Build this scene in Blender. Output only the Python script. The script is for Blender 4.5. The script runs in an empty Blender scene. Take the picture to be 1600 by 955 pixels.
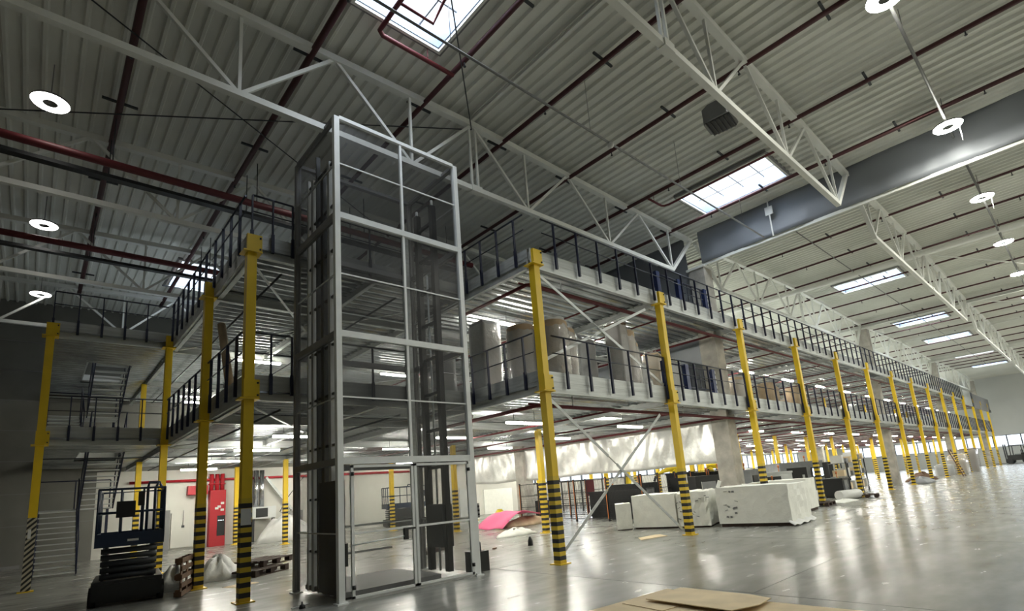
import bpy, math, random
from mathutils import Vector, Matrix
random.seed(7)
SC = bpy.context.scene
COL = SC.collection
# ------------------------------------------------------------ camera, light, exposure
CAM_LOC = (-7.955, -7.748, 1.555)
RIGHT = Vector((0.74388, -0.66402, -0.07561)); FWD = Vector((0.66408, 0.72173, 0.1952))
cam = bpy.data.cameras.new('camera'); co = bpy.data.objects.new('camera', cam); COL.objects.link(co)
FWD.normalize(); RIGHT = (RIGHT - FWD * RIGHT.dot(FWD)).normalized(); UP = RIGHT.cross(FWD)
m = Matrix.Identity(4)
for i in range(3):
    m[i][0] = RIGHT[i]; m[i][1] = UP[i]; m[i][2] = -FWD[i]; m[i][3] = CAM_LOC[i]
co.matrix_world = m
cam.sensor_width = 36; cam.sensor_fit = 'HORIZONTAL'; cam.lens = 820.8 / 1600 * 36
cam.shift_y = (599.3 - 477.5) / 1600
cam.clip_start = 0.05; cam.clip_end = 400
SC.camera = co
SC.view_settings.view_transform = 'Standard'; SC.view_settings.look = 'None'
SC.view_settings.gamma = 1; SC.view_settings.use_curve_mapping = False
SC.view_settings.exposure = 1.1
SC.cycles.use_denoising = True
SC.cycles.max_bounces = 8; SC.cycles.diffuse_bounces = 4; SC.cycles.glossy_bounces = 3
SC.cycles.transparent_max_bounces = 24; SC.cycles.sample_clamp_indirect = 4
SC.cycles.use_light_tree = True
W = bpy.data.worlds.new('overcast_sky'); SC.world = W; W.use_nodes = True
bg = W.node_tree.nodes['Background']; bg.inputs[0].default_value = (0.78, 0.89, 1.0, 1); bg.inputs[1].default_value = 1.0
SKY_W = 100.0        # daylight through one roof light
WIN_W = 330.0        # daylight through a window band
RING_E = 100.0        # ring lamp emission
TUBE_E = 64.0        # tube lamp emission
LEFT_E = 4.5

def area(name, loc, sx, sy, power, col=(0.86, 0.93, 1), rot=(0, 0, 0)):
    l = bpy.data.lights.new(name, 'AREA'); l.shape = 'RECTANGLE'; l.size = sx; l.size_y = sy
    l.energy = power; l.color = col
    o = bpy.data.objects.new(name, l); o.location = loc; o.rotation_euler = rot; COL.objects.link(o)
    return o

SKYLIGHTS = [(-3.3, -1.6), (-3.65, 14.4), (7.9, -1.55), (23.1, -1.5), (35.1, -1.4), (44.5, -1.4), (55, -1.6), (66, -1.6),
             (22.7, 9.5), (34.5, 9.5), (55, 9.5), (14.5, -14), (34.5, -14), (55, -14)]  # this row: unseen roof lights, added for extra daylight inside
XC = [-0.6, 20.4, 41.35, 62.3]
def roof_z(x):
    t = min(abs(x - c) for c in XC); return 10.62 - 0.024 * min(t, 10.45)
for sx, sy in SKYLIGHTS:
    area('daylight_skylight', (sx, sy, roof_z(sx) + 0.75), 1.7, 2.6, SKY_W)
area('daylight_window_far', (78.6, 6, 2.6), 1.3, 26, WIN_W, rot=(0, math.radians(90), 0))
area('daylight_window_back', (44, 21.0, 2.6), 54, 1.3, WIN_W * 1.6, rot=(math.radians(-90), 0, 0))

# ------------------------------------------------------------ materials
def newmat(name):
    mt = bpy.data.materials.new(name); mt.use_nodes = True
    nt = mt.node_tree; return mt, nt, nt.nodes['Principled BSDF']
def noise(nt, scale, detail=4, coord='Object', stretch=None):
    tc = nt.nodes.new('ShaderNodeTexCoord'); n = nt.nodes.new('ShaderNodeTexNoise')
    n.inputs['Scale'].default_value = scale; n.inputs['Detail'].default_value = detail
    if stretch:
        mp = nt.nodes.new('ShaderNodeMapping'); mp.inputs['Scale'].default_value = stretch
        nt.links.new(tc.outputs[coord], mp.inputs[0]); nt.links.new(mp.outputs[0], n.inputs[0])
    else: nt.links.new(tc.outputs[coord], n.inputs[0])
    return n
def mat(name, col, rough=0.6, metal=0.0, var=0.0, scale=3, bump=0.0, bscale=None, stretch=None, coat=0, spec=0.5, col2=None):
    mt, nt, b = newmat(name)
    b.inputs['Base Color'].default_value = (*col, 1); b.inputs['Roughness'].default_value = rough
    b.inputs['Metallic'].default_value = metal; b.inputs['Coat Weight'].default_value = coat
    b.inputs['Specular IOR Level'].default_value = spec
    if var or col2:
        n = noise(nt, scale, 5, stretch=stretch); r = nt.nodes.new('ShaderNodeValToRGB')
        a = col2 or tuple(c * (1 - var) for c in col); z = col if col2 else tuple(min(1, c * (1 + var)) for c in col)
        r.color_ramp.elements[0].color = (*a, 1); r.color_ramp.elements[1].color = (*z, 1)
        r.color_ramp.elements[0].position = 0.35; r.color_ramp.elements[1].position = 0.65
        nt.links.new(n.outputs[0], r.inputs[0]); nt.links.new(r.outputs[0], b.inputs['Base Color'])
    if bump:
        n2 = noise(nt, bscale or scale * 4, 4, stretch=stretch); bp = nt.nodes.new('ShaderNodeBump')
        bp.inputs['Strength'].default_value = bump; bp.inputs['Distance'].default_value = 0.03
        nt.links.new(n2.outputs[0], bp.inputs['Height']); nt.links.new(bp.outputs[0], b.inputs['Normal'])
    return mt
def emit(name, col, st):
    mt, nt, b = newmat(name); b.inputs['Base Color'].default_value = (*col, 1)
    b.inputs['Emission Color'].default_value = (*col, 1); b.inputs['Emission Strength'].default_value = st
    return mt
def see(name, col, alpha, rough=0.25, facing=0.0, metal=0.0):
    mt = bpy.data.materials.new(name); mt.use_nodes = True; nt = mt.node_tree; nt.nodes.clear()
    out = nt.nodes.new('ShaderNodeOutputMaterial'); mx = nt.nodes.new('ShaderNodeMixShader')
    tr = nt.nodes.new('ShaderNodeBsdfTransparent'); p = nt.nodes.new('ShaderNodeBsdfPrincipled')
    p.inputs['Base Color'].default_value = (*col, 1); p.inputs['Roughness'].default_value = rough; p.inputs['Metallic'].default_value = metal
    nt.links.new(tr.outputs[0], mx.inputs[1]); nt.links.new(p.outputs[0], mx.inputs[2]); nt.links.new(mx.outputs[0], out.inputs[0])
    if facing:
        lw = nt.nodes.new('ShaderNodeLayerWeight'); lw.inputs[0].default_value = 0.5
        mr = nt.nodes.new('ShaderNodeMapRange'); mr.inputs[3].default_value = alpha; mr.inputs[4].default_value = facing
        nt.links.new(lw.outputs['Facing'], mr.inputs[0]); nt.links.new(mr.outputs[0], mx.inputs[0])
    else: mx.inputs[0].default_value = alpha
    return mt
def hazard(name, diag=False, a=(0.72, 0.50, 0.03), b_=(0.012, 0.012, 0.012), period=0.165):
    mt, nt, b = newmat(name); b.inputs['Roughness'].default_value = 0.45
    tc = nt.nodes.new('ShaderNodeTexCoord'); sx = nt.nodes.new('ShaderNodeSeparateXYZ'); nt.links.new(tc.outputs['Object'], sx.inputs[0])
    mu = nt.nodes.new('ShaderNodeMath'); mu.operation = 'MULTIPLY'; mu.inputs[1].default_value = 1 / period
    src = sx.outputs[2]
    if diag:
        ad = nt.nodes.new('ShaderNodeMath'); ad.operation = 'SUBTRACT'; nt.links.new(sx.outputs[2], ad.inputs[0]); nt.links.new(sx.outputs[0], ad.inputs[1])
        ad2 = nt.nodes.new('ShaderNodeMath'); ad2.operation = 'SUBTRACT'; nt.links.new(ad.outputs[0], ad2.inputs[0]); nt.links.new(sx.outputs[1], ad2.inputs[1]); src = ad2.outputs[0]
    nt.links.new(src, mu.inputs[0])
    fr = nt.nodes.new('ShaderNodeMath'); fr.operation = 'FRACT'; nt.links.new(mu.outputs[0], fr.inputs[0])
    gt = nt.nodes.new('ShaderNodeMath'); gt.operation = 'GREATER_THAN'; gt.inputs[1].default_value = 0.5; nt.links.new(fr.outputs[0], gt.inputs[0])
    mx = nt.nodes.new('ShaderNodeMix'); mx.data_type = 'RGBA'; mx.inputs[6].default_value = (*a, 1); mx.inputs[7].default_value = (*b_, 1)
    nt.links.new(gt.outputs[0], mx.inputs[0]); nt.links.new(mx.outputs[2], b.inputs['Base Color'])
    return mt
M = {}
M['roof'] = mat('painted_roof_sheet', (0.74, 0.745, 0.69), 0.55, var=0.06, scale=0.6)
M['white'] = mat('white_painted_steel', (0.78, 0.79, 0.75), 0.45, var=0.04, scale=2)
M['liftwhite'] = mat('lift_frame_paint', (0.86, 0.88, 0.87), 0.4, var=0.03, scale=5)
M['galv'] = mat('galvanised_sheet', (0.40, 0.42, 0.43), 0.26, 0.9, var=0.18, scale=2.5, bump=0.05, bscale=30)
M['galvbeam'] = mat('galvanised_beam', (0.50, 0.52, 0.51), 0.45, 0.35, var=0.12, scale=3, stretch=(0.4, 1, 6))
M['darksteel'] = mat('dark_steel', (0.05, 0.055, 0.06), 0.45, 0.3)
M['rail'] = mat('gunmetal_rail', (0.05, 0.055, 0.07), 0.35, 0.5)
M['well'] = mat('roof_light_well', (0.30, 0.37, 0.50), 0.5)
M['maroon'] = mat('dark_maroon_pipe', (0.060, 0.014, 0.017), 0.55)
M['navy'] = mat('navy_paint', (0.006, 0.010, 0.038), 0.45)
M['gateblue'] = mat('gate_blue_paint', (0.010, 0.025, 0.11), 0.4)
M['walldark'] = mat('dark_grey_panel', (0.18, 0.178, 0.16), 0.85, var=0.1, scale=0.9)  # darker grey for the left and upper wall
M['yellow'] = mat('yellow_paint', (0.80, 0.54, 0.015), 0.42, var=0.06, scale=2)
M['hazard'] = hazard('hazard_bands'); M['hazdiag'] = hazard('hazard_diagonal', True, a=(0.5, 0.45, 0.33), period=0.13)
M['red'] = mat('red_pipe_paint', (0.12, 0.014, 0.019), 0.5)
M['redbright'] = mat('red_cabinet_paint', (0.42, 0.015, 0.025), 0.45)
M['concrete'] = mat('concrete', (0.42, 0.40, 0.36), 0.85, var=0.22, scale=2.2, bump=0.2, bscale=14)
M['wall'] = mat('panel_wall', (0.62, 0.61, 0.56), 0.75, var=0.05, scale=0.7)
M['farwall'] = mat('grey_wall_panel', (0.68, 0.70, 0.69), 0.6, var=0.03, scale=0.5)
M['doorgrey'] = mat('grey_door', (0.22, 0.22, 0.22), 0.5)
M['foil'] = mat('silver_foil', (0.70, 0.70, 0.68), 0.34, 0.4, var=0.06, scale=1.5, bump=1.0, bscale=2.6, stretch=(1, 1.3, .8))
M['foildark'] = mat('grey_smoke_curtain_fabric', (0.22, 0.235, 0.26), 0.5, 0.1, bump=0.2, bscale=1.2)
M['foam'] = mat('white_foam', (0.93, 0.93, 0.87), 0.85, var=0.03, scale=5, bump=0.2, bscale=18)
M['card'] = mat('cardboard', (0.80, 0.65, 0.43), 0.85, var=0.08, scale=3)
M['carddark'] = mat('cardboard_edge', (0.10, 0.06, 0.035), 0.9)
M['kraft'] = mat('brown_paper_roll', (0.42, 0.32, 0.21), 0.7, var=0.2, scale=2)
M['wood'] = mat('pallet_wood', (0.13, 0.07, 0.038), 0.8, var=0.3, scale=6)
M['wooddark'] = mat('old_pallet_wood', (0.05, 0.032, 0.024), 0.85, var=0.3, scale=6)
M['black'] = mat('black_plastic', (0.012, 0.013, 0.014), 0.4)
M['machine'] = mat('machine_grey', (0.25, 0.26, 0.27), 0.5, var=0.1, scale=3)
M['liftblue'] = mat('platform_lift_blue', (0.01, 0.025, 0.06), 0.45)
M['pink'] = mat('pink_foam_sheet', (0.85, 0.16, 0.32), 0.7)
M['plastic'] = mat('white_plastic_sheet', (0.72, 0.72, 0.70), 0.4, bump=0.5, bscale=6)
M['duct'] = mat('silver_duct', (0.6, 0.62, 0.65), 0.2, 0.95, bump=0.2, bscale=8)
M['film'] = see('stretch_film', (0.80, 0.81, 0.81), 0.38, 0.12, 0.75)
M['film'].node_tree.nodes['Principled BSDF'].inputs['Coat Weight'].default_value = 1.0
_nt = M['film'].node_tree; _n = noise(_nt, 9, 3); _b = _nt.nodes.new('ShaderNodeBump'); _b.inputs['Strength'].default_value = 0.8; _b.inputs['Distance'].default_value = 0.05
_nt.links.new(_n.outputs[0], _b.inputs['Height']); _nt.links.new(_b.outputs[0], _nt.nodes['Principled BSDF'].inputs['Normal'])
M['glass'] = see('window_glass', (0.75, 0.85, 0.9), 0.10, 0.05)
M['liftmesh'] = see('lift_mesh_panel', (0.05, 0.053, 0.056), 0.16, 0.35, 0.30)
M['doormesh'] = see('lift_door_mesh', (0.14, 0.14, 0.13), 0.12, 0.5, 0.22)
M['wiremesh'] = see('guard_wire_mesh', (0.03, 0.03, 0.035), 0.35, 0.6)
M['tube'] = emit('tube_light_cover', (0.99, 0.97, 0.85), TUBE_E)
M['ring'] = emit('ring_light_cover', (0.98, 0.97, 0.86), RING_E)
M['ringleft'] = emit('ring_light_cover_dimmer', (1, 0.98, 0.92), LEFT_E)
M['screen'] = emit('lit_screen', (0.75, 0.9, 1.0), 2.0)
M['orange'] = mat('orange_post', (0.55, 0.16, 0.03), 0.5)
M['robot'] = mat('robot_yellow', (0.75, 0.55, 0.02), 0.4)
M['paper'] = mat('white_label_paper', (0.75, 0.75, 0.72), 0.7)
M['joint'] = mat('floor_joint', (0.10, 0.10, 0.095), 0.8)

def floor_mat():
    mt, nt, b = newmat('polished_concrete')
    tc = nt.nodes.new('ShaderNodeTexCoord')
    n1 = noise(nt, 0.55, 6); n2 = noise(nt, 2.5, 6, stretch=(0.5, 1.4, 1)); n3 = noise(nt, 40, 3)
    ad = nt.nodes.new('ShaderNodeMath'); ad.operation = 'ADD'; nt.links.new(n1.outputs[0], ad.inputs[0]); nt.links.new(n2.outputs[0], ad.inputs[1])
    r = nt.nodes.new('ShaderNodeValToRGB'); mr = nt.nodes.new('ShaderNodeMath'); mr.operation = 'MULTIPLY'; mr.inputs[1].default_value = 0.5
    nt.links.new(ad.outputs[0], mr.inputs[0]); nt.links.new(mr.outputs[0], r.inputs[0])
    r.color_ramp.elements[0].position = 0.36; r.color_ramp.elements[0].color = (0.235, 0.235, 0.215, 1)
    r.color_ramp.elements[1].position = 0.64; r.color_ramp.elements[1].color = (0.37, 0.37, 0.34, 1)
    nt.links.new(r.outputs[0], b.inputs['Base Color'])
    rr = nt.nodes.new('ShaderNodeMapRange'); rr.inputs[3].default_value = 0.14; rr.inputs[4].default_value = 0.34
    nt.links.new(n2.outputs[0], rr.inputs[0]); nt.links.new(rr.outputs[0], b.inputs['Roughness'])
    bp = nt.nodes.new('ShaderNodeBump'); bp.inputs['Strength'].default_value = 0.02; bp.inputs['Distance'].default_value = 0.02
    nt.links.new(n2.outputs[0], bp.inputs['Height']); nt.links.new(bp.outputs[0], b.inputs['Normal'])
    return mt
M['floor'] = floor_mat()

# ------------------------------------------------------------ mesh helpers
class MB:
    def __init__(s): s.v = []; s.f = []; s.smooth = []
    def add(s, vs, fs, sm=False):
        k = len(s.v); s.v += [tuple(v) for v in vs]; s.f += [tuple(i + k for i in f) for f in fs]; s.smooth += [sm] * len(fs); return s
    def box(s, x0, x1, y0, y1, z0, z1):
        vs = [(x, y, z) for z in (z0, z1) for y in (y0, y1) for x in (x0, x1)]
        return s.add(vs, [(0, 2, 3, 1), (4, 5, 7, 6), (0, 1, 5, 4), (2, 6, 7, 3), (0, 4, 6, 2), (1, 3, 7, 5)])
    def cbox(s, c, d, rz=0):
        ca, sa = math.cos(rz), math.sin(rz); vs = []
        for z in (-1, 1):
            for y in (-1, 1):
                for x in (-1, 1):
                    a, b_ = x * d[0] / 2, y * d[1] / 2
                    vs.append((c[0] + a * ca - b_ * sa, c[1] + a * sa + b_ * ca, c[2] + z * d[2] / 2))
        return s.add(vs, [(0, 2, 3, 1), (4, 5, 7, 6), (0, 1, 5, 4), (2, 6, 7, 3), (0, 4, 6, 2), (1, 3, 7, 5)])
    def bar(s, p, q, w, h=None, up=(0, 0, 1)):
        h = h or w; p = Vector(p); q = Vector(q); d = (q - p).normalized(); u = Vector(up)
        if abs(d.dot(u)) > 0.98: u = Vector((0, 1, 0))
        a = d.cross(u).normalized() * w / 2; b_ = a.cross(d).normalized() * h / 2
        vs = [e + i * a + j * b_ for e in (p, q) for j in (-1, 1) for i in (-1, 1)]
        return s.add(vs, [(0, 2, 3, 1), (4, 5, 7, 6), (0, 1, 5, 4), (2, 6, 7, 3), (0, 4, 6, 2), (1, 3, 7, 5)])
    def tube(s, pts, r, n=10, cap=True):
        pts = [Vector(p) for p in pts]; rings = []; prev = None
        for i, p in enumerate(pts):
            d = (pts[min(i + 1, len(pts) - 1)] - pts[max(i - 1, 0)]).normalized()
            if prev is None:
                u = Vector((0, 0, 1)) if abs(d.z) < 0.9 else Vector((1, 0, 0)); a = d.cross(u).normalized()
            else: a = (prev - d * prev.dot(d)).normalized()
            prev = a; b_ = d.cross(a)
            rr = r[i] if isinstance(r, (list, tuple)) else r
            rings.append([p + (a * math.cos(t) + b_ * math.sin(t)) * rr for t in [2 * math.pi * k / n for k in range(n)]])
        vs = [v for rg in rings for v in rg]; fs = []
        for i in range(len(pts) - 1):
            for k in range(n): fs.append((i * n + k, i * n + (k + 1) % n, (i + 1) * n + (k + 1) % n, (i + 1) * n + k))
        s.add(vs, fs, True)
        if cap:
            k0 = len(s.v) - len(vs); s.f.append(tuple(k0 + k for k in range(n))[::-1]); s.f.append(tuple(k0 + (len(pts) - 1) * n + k for k in range(n))); s.smooth += [False, False]
        return s
    def lathe(s, c, prof, n=24, sm=True):
        vs = [(c[0] + r * math.cos(2 * math.pi * k / n), c[1] + r * math.sin(2 * math.pi * k / n), c[2] + z) for r, z in prof for k in range(n)]
        fs = [(i * n + k, i * n + (k + 1) % n, (i + 1) * n + (k + 1) % n, (i + 1) * n + k) for i in range(len(prof) - 1) for k in range(n)]
        return s.add(vs, fs, sm)
    def prism(s, poly, z0, z1):
        n = len(poly); zz0 = z0 if isinstance(z0, (list, tuple)) else [z0] * n
        vs = [(p[0], p[1], z) for p, z in zip(poly, zz0)] + [(p[0], p[1], z + (z1 - zz0[0] if not isinstance(z0, (list, tuple)) else z1)) for p, z in zip(poly, zz0)]
        return s.add(vs, [tuple(range(n))[::-1], tuple(range(n, 2 * n))] + [(i, (i + 1) % n, n + (i + 1) % n, n + i) for i in range(n)])
    def mesh(s, name, mt, loc=(0, 0, 0)):
        me = bpy.data.meshes.new(name)
        me.from_pydata([(v[0] - loc[0], v[1] - loc[1], v[2] - loc[2]) for v in s.v], [], s.f)
        me.polygons.foreach_set('use_smooth', s.smooth)
        for x in (mt if isinstance(mt, list) else [mt]): me.materials.append(M[x])
        me.update(); return me
    def part(s, name, mt, parent, label=None):
        """vertices are given in the parent's local space"""
        o = bpy.data.objects.new(name, s.mesh(name, mt)); COL.objects.link(o); o.parent = parent
        if label: o['label'] = label
        return o
    def thing(s, name, mt, label, cat, loc=(0, 0, 0), group=None, kind=None, rz=0):
        """one-mesh top-level object; vertices in local space"""
        o = bpy.data.objects.new(name, s.mesh(name, mt)); COL.objects.link(o); o.location = loc; o.rotation_euler = (0, 0, rz)
        if label: o['label'] = label
        if cat: o['category'] = cat
        if group: o['group'] = group
        if kind: o['kind'] = kind
        return o
def root(name, label, cat, loc=(0, 0, 0), group=None, rz=0, kind=None):
    o = bpy.data.objects.new(name, None); COL.objects.link(o); o.location = loc; o.rotation_euler = (0, 0, rz)
    o['label'] = label; o['category'] = cat; o.empty_display_size = 0.1
    if group: o['group'] = group
    if kind: o['kind'] = kind
    return o
def dup(r, loc=None, label=None, group=None, rz=None):
    c = r.copy(); COL.objects.link(c)
    if loc is not None: c.location = loc
    if rz is not None: c.rotation_euler = (0, 0, rz)
    if label: c['label'] = label
    if group: c['group'] = group
    for ch in list(r.children):
        d = ch.copy(); COL.objects.link(d); d.parent = c
        for g in list(ch.children):
            e = g.copy(); COL.objects.link(e); e.parent = d
    return c
def struct(mb, name, mt, loc=(0, 0, 0)):
    return mb.thing(name, mt, None, None, loc, kind='structure')
ORD = ['first', 'second', 'third', 'fourth', 'fifth', 'sixth', 'seventh', 'eighth', 'ninth', 'tenth', 'eleventh', 'twelfth', 'thirteenth', 'fourteenth', 'fifteenth', 'sixteenth', 'seventeenth', 'eighteenth', 'nineteenth', 'twentieth']

X0, X1, Y0, Y1 = -16.0, 78.0, -22.0, 20.2
# ------------------------------------------------------------ room shell
struct(MB().box(X0 - .2, X1 + .2, Y0 - .2, Y1 + .2, -0.2, 0), 'floor', 'floor')
jm = MB()
for k in range(-2, 14): jm.box(-0.95 + 5.6 * k - .004, -0.95 + 5.6 * k + .004, Y0, Y1, 0, 0.0015)
for k in range(-3, 5): jm.box(X0, X1, -4.4 + 5.2 * k - .004, -4.4 + 5.2 * k + .004, 0, 0.0015)
struct(jm, 'trim_1', 'joint')
def wall_with_holes(name, mt, axis, pos, th, a0, a1, z0, z1, holes):
    mb = MB(); cuts = sorted(holes)
    def bx(a, b, c, d):
        if b - a < 1e-4 or d - c < 1e-4: return
        if axis == 'y': mb.box(a, b, pos, pos + th, c, d)
        else: mb.box(pos, pos + th, a, b, c, d)
    cur = a0
    for h0, h1, hz0, hz1 in cuts:
        bx(cur, h0, z0, z1); bx(h0, h1, z0, hz0); bx(h0, h1, hz1, z1); cur = h1
    bx(cur, a1, z0, z1); return struct(mb, name, mt)
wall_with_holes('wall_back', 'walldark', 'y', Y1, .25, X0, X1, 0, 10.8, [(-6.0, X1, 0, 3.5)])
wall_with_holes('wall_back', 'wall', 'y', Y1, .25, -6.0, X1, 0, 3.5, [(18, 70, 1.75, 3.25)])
wall_with_holes('wall_far', 'farwall', 'x', X1, .25, Y0, Y1, 0, 10.8, [(-8, 17, 1.95, 3.35)])
struct(MB().box(X0 - .25, X0, Y0, Y1, 0, 10.8), 'wall_left', 'walldark')
struct(MB().box(X0, X1, Y0 - .25, Y0, 0, 10.8), 'wall_right', 'wall')
# horizontal panel joints and a dark base strip on the back wall
pj = MB()
for z in (1.55, 2.75, 4.0, 5.2, 6.4, 7.6, 8.8): pj.box(X0, -6.0 if z < 3 else X1, Y1 - .012, Y1, z, z + .02)
struct(pj, 'trim_2', 'doorgrey')
struct(MB().box(X0, -8.1, Y1 - .03, Y1, 0, .12), 'baseboard_back', 'doorgrey')
# windows
def window(n, axis, pos, a0, a1, z0, z1, step):
    r = bpy.data.objects.new('window_%d' % n, None); COL.objects.link(r); r['kind'] = 'structure'
    fr = MB(); g = MB(); k = a0
    def bx(mb, a, b, c, d, t0, t1):
        if axis == 'y': mb.box(a, b, pos + t0, pos + t1, c, d)
        else: mb.box(pos + t0, pos + t1, a, b, c, d)
    for z in (z0, z1 - .06): bx(fr, a0, a1, z, z + .06, .02, .12)
    while k < a1 - .01:
        bx(fr, k, k + .11, z0, z1, .02, .12); k += step
    bx(fr, a1 - .07, a1, z0, z1, .02, .12); bx(g, a0, a1, z0, z1, .06, .07)
    fr.part('window_frame', 'darksteel', r); g.part('pane', 'glass', r)
window(1, 'y', Y1, 18, 70, 1.75, 3.25, 1.3)
window(2, 'x', X1, -8, 17, 1.95, 3.35, 1.25)

# corrugated roof
def roof():
    mb = MB(); p = 0.28; x = X0; d = 0.065
    while x < X1:
        cx = x + p / 2; segs = [(Y0, Y1)]
        for sx, sy in SKYLIGHTS:
            if abs(cx - sx) < 0.98:
                new = []
                for a, b in segs:
                    if a < sy - 1.42 and b > sy + 1.42: new += [(a, sy - 1.42), (sy + 1.42, b)]
                    else: new.append((a, b))
                segs = new
        zx = lambda q: roof_z(q)
        pr = [(x, 0), (x + .05, 0), (x + .08, d), (x + .25, d), (x + .28, 0)]
        for a, b in segs:
            vs = [(q, y, zx(q) + h) for y in (a, b) for q, h in pr]
            mb.add(vs, [(i, i + 1, 5 + i + 1, 5 + i) for i in range(4)])
        x += p
    return struct(mb, 'ceiling', 'roof')
roof()
rt = MB()
xs = [X0, -0.8, 9.65, 20.1, 30.55, 41, 51.45, 61.9, 72.35, X1]
# roof slab above the sheets (outside skin) split around the skylights
cells = sorted(set([X0, X1] + [sx - .98 for sx, _ in SKYLIGHTS] + [sx + .98 for sx, _ in SKYLIGHTS]))
for a, b in zip(cells[:-1], cells[1:]):
    mid = (a + b) / 2; hs = sorted(sy for sx, sy in SKYLIGHTS if abs(sx - mid) < .97); cur = Y0
    for sy in hs: rt.box(a, b, cur, sy - 1.42, 10.75, 10.85); cur = sy + 1.42
    rt.box(a, b, cur, Y1, 10.75, 10.85)
struct(rt, 'trim_3', 'roof')

# ------------------------------------------------------------ roof lights
def skylight(sx, sy, label, group=None):
    z = roof_z(sx) - 0.03; r = root('skylight', label, 'skylight', (sx, sy, z), group)
    fr = MB(); w, l = .92, 1.36
    for a, b, c, d in ((-w - .06, -w, -l - .06, l + .06), (w, w + .06, -l - .06, l + .06), (-w, w, -l - .06, -l), (-w, w, l, l + .06)): fr.box(a, b, c, d, -.02, .40)
    fr.part('kerb', 'white', r)
    wl = MB()
    for a, b, c, d in ((-w, -w + .02, -l, l), (w - .02, w, -l, l), (-w, w, -l, -l + .02), (-w, w, l - .02, l)): wl.box(a, b, c, d, .05, .39)
    wl.part('well_lining', 'well', r)
    ou = MB()
    for a, b, c, d in ((-w - .11, -w - .06, -l - .11, l + .11), (w + .06, w + .11, -l - .11, l + .11), (-w - .06, w + .06, -l - .11, -l - .06), (-w - .06, w + .06, l + .06, l + .11)): ou.box(a, b, c, d, .0, .10)
    ou.part('outer_trim', 'doorgrey', r)
    gb = MB(); 
    for k in range(1, 4): gb.box(-w, w, -l + k * 2 * l / 4 - .015, -l + k * 2 * l / 4 + .015, .36, .39)
    gb.box(.45, .48, -l, l, .34, .37)
    gb.part('glazing_bar', 'doorgrey', r)
    MB().box(-w, w, -l, l, .395, .405).part('pane', 'glass', r)
SKL = {0: 'big bright roof light cut by the top edge of the photo', 1: 'small bright roof light far left above the mezzanine railing', 2: 'bright roof light above the grey smoke curtain beside the heater',
       3: 'long bright roof light just beyond the smoke curtain', 4: 'second roof light beyond the smoke curtain', 5: 'third roof light beyond the smoke curtain', 6: 'fourth roof light beyond the smoke curtain, thin sliver', 7: 'fifth roof light beyond the smoke curtain, nearest the far wall'}
for i, (sx, sy) in enumerate(SKYLIGHTS):
    if i in SKL: skylight(sx, sy, SKL[i])
    else: skylight(sx, sy, 'unseen roof light added to brighten the hall', 'added unseen roof lights')

# ------------------------------------------------------------ roof trusses
def make_truss():
    r = root('roof_truss', '', 'roof truss')
    zb, zt = 8.6, 10.36; tz = lambda dx: zt - .024 * min(abs(dx), 10.45)
    MB().bar((-8.75, 0, zb), (8.75, 0, zb), .12, .12).part('bottom_chord', 'white', r)
    t = MB(); t.bar((-10.35, 0, tz(10.35)), (0, 0, tz(0)), .15, .14); t.bar((0, 0, tz(0)), (10.35, 0, tz(10.35)), .15, .14); t.part('top_chord', 'white', r)
    bn = [-8.72, -5.2, -1.75, 1.75, 5.2, 8.72]; tn = [-10.3, -6.95, -3.47, 0, 3.47, 6.95, 10.3]
    for i, b in enumerate(bn):
        MB().bar((b, 0, zb), (tn[i], 0, tz(tn[i])), .065 if i else .11).part('diagonal', 'white', r)
        MB().bar((b, 0, zb), (tn[i + 1], 0, tz(tn[i + 1])), .065 if i < 5 else .11).part('diagonal', 'white', r)
        MB().bar((b, 0, zb), (b, 0, tz(b)), .055).part('strut', 'white', r)
    for dx in (-.09, .09): MB().bar((dx, 0, zb), (dx, 0, tz(0)), .05).part('strut', 'white', r)
    g = MB(); g.cbox((0, 0, zb), (.3, .16, .16)); g.part('splice_plate', 'white', r)
    return r
T0 = make_truss(); first = True
TL = {(0, -4.2): 'long white roof truss at top centre right, ending at the smoke curtain near the heater',
      (0, 1.0): 'white roof truss passing behind the lift top down to the mezzanine railing',
      (0, 6.3): 'dim white roof truss at upper left behind the lift, above the red pipes',
      (0, 11.6): 'dim roof truss at left below the red pipe line',
      (0, 16.8): 'faint roof truss at far left against the back wall',
      (1, 1.0): 'white truss over the railing just beyond the smoke curtain, brightly backlit',
      (1, -4.2): 'white truss at right beyond the smoke curtain over the long roof light',
      (1, -9.4): 'white truss at the right edge beyond the smoke curtain',
      (1, 6.3): 'white truss behind the backlit one, just beyond the smoke curtain',
      (1, 11.6): 'rearmost truss over the deck just beyond the smoke curtain'}
BAY = ['', '', 'third', 'farthest']
for b, ys in enumerate([(-4.2, 1.0, 6.3, 11.6, 16.8), (-9.4, -4.2, 1.0, 6.3, 11.6), (-9.4, -4.2, 1.0, 6.3), (-9.4, -4.2, 1.0, 6.3)]):
    for y in ys:
        lab = TL.get((b, y)) or 'white truss in the %s roof bay, %s' % (BAY[b], {-9.4: 'right of the other trusses there', -4.2: 'second from the right of that bay', 1.0: 'directly above the mezzanine front railing', 6.3: 'behind the mezzanine front line'}[y])
        if first: T0.location = (XC[b], y, 0); T0['label'] = lab; first = False
        else: dup(T0, (XC[b], y, 0), lab)

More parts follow.
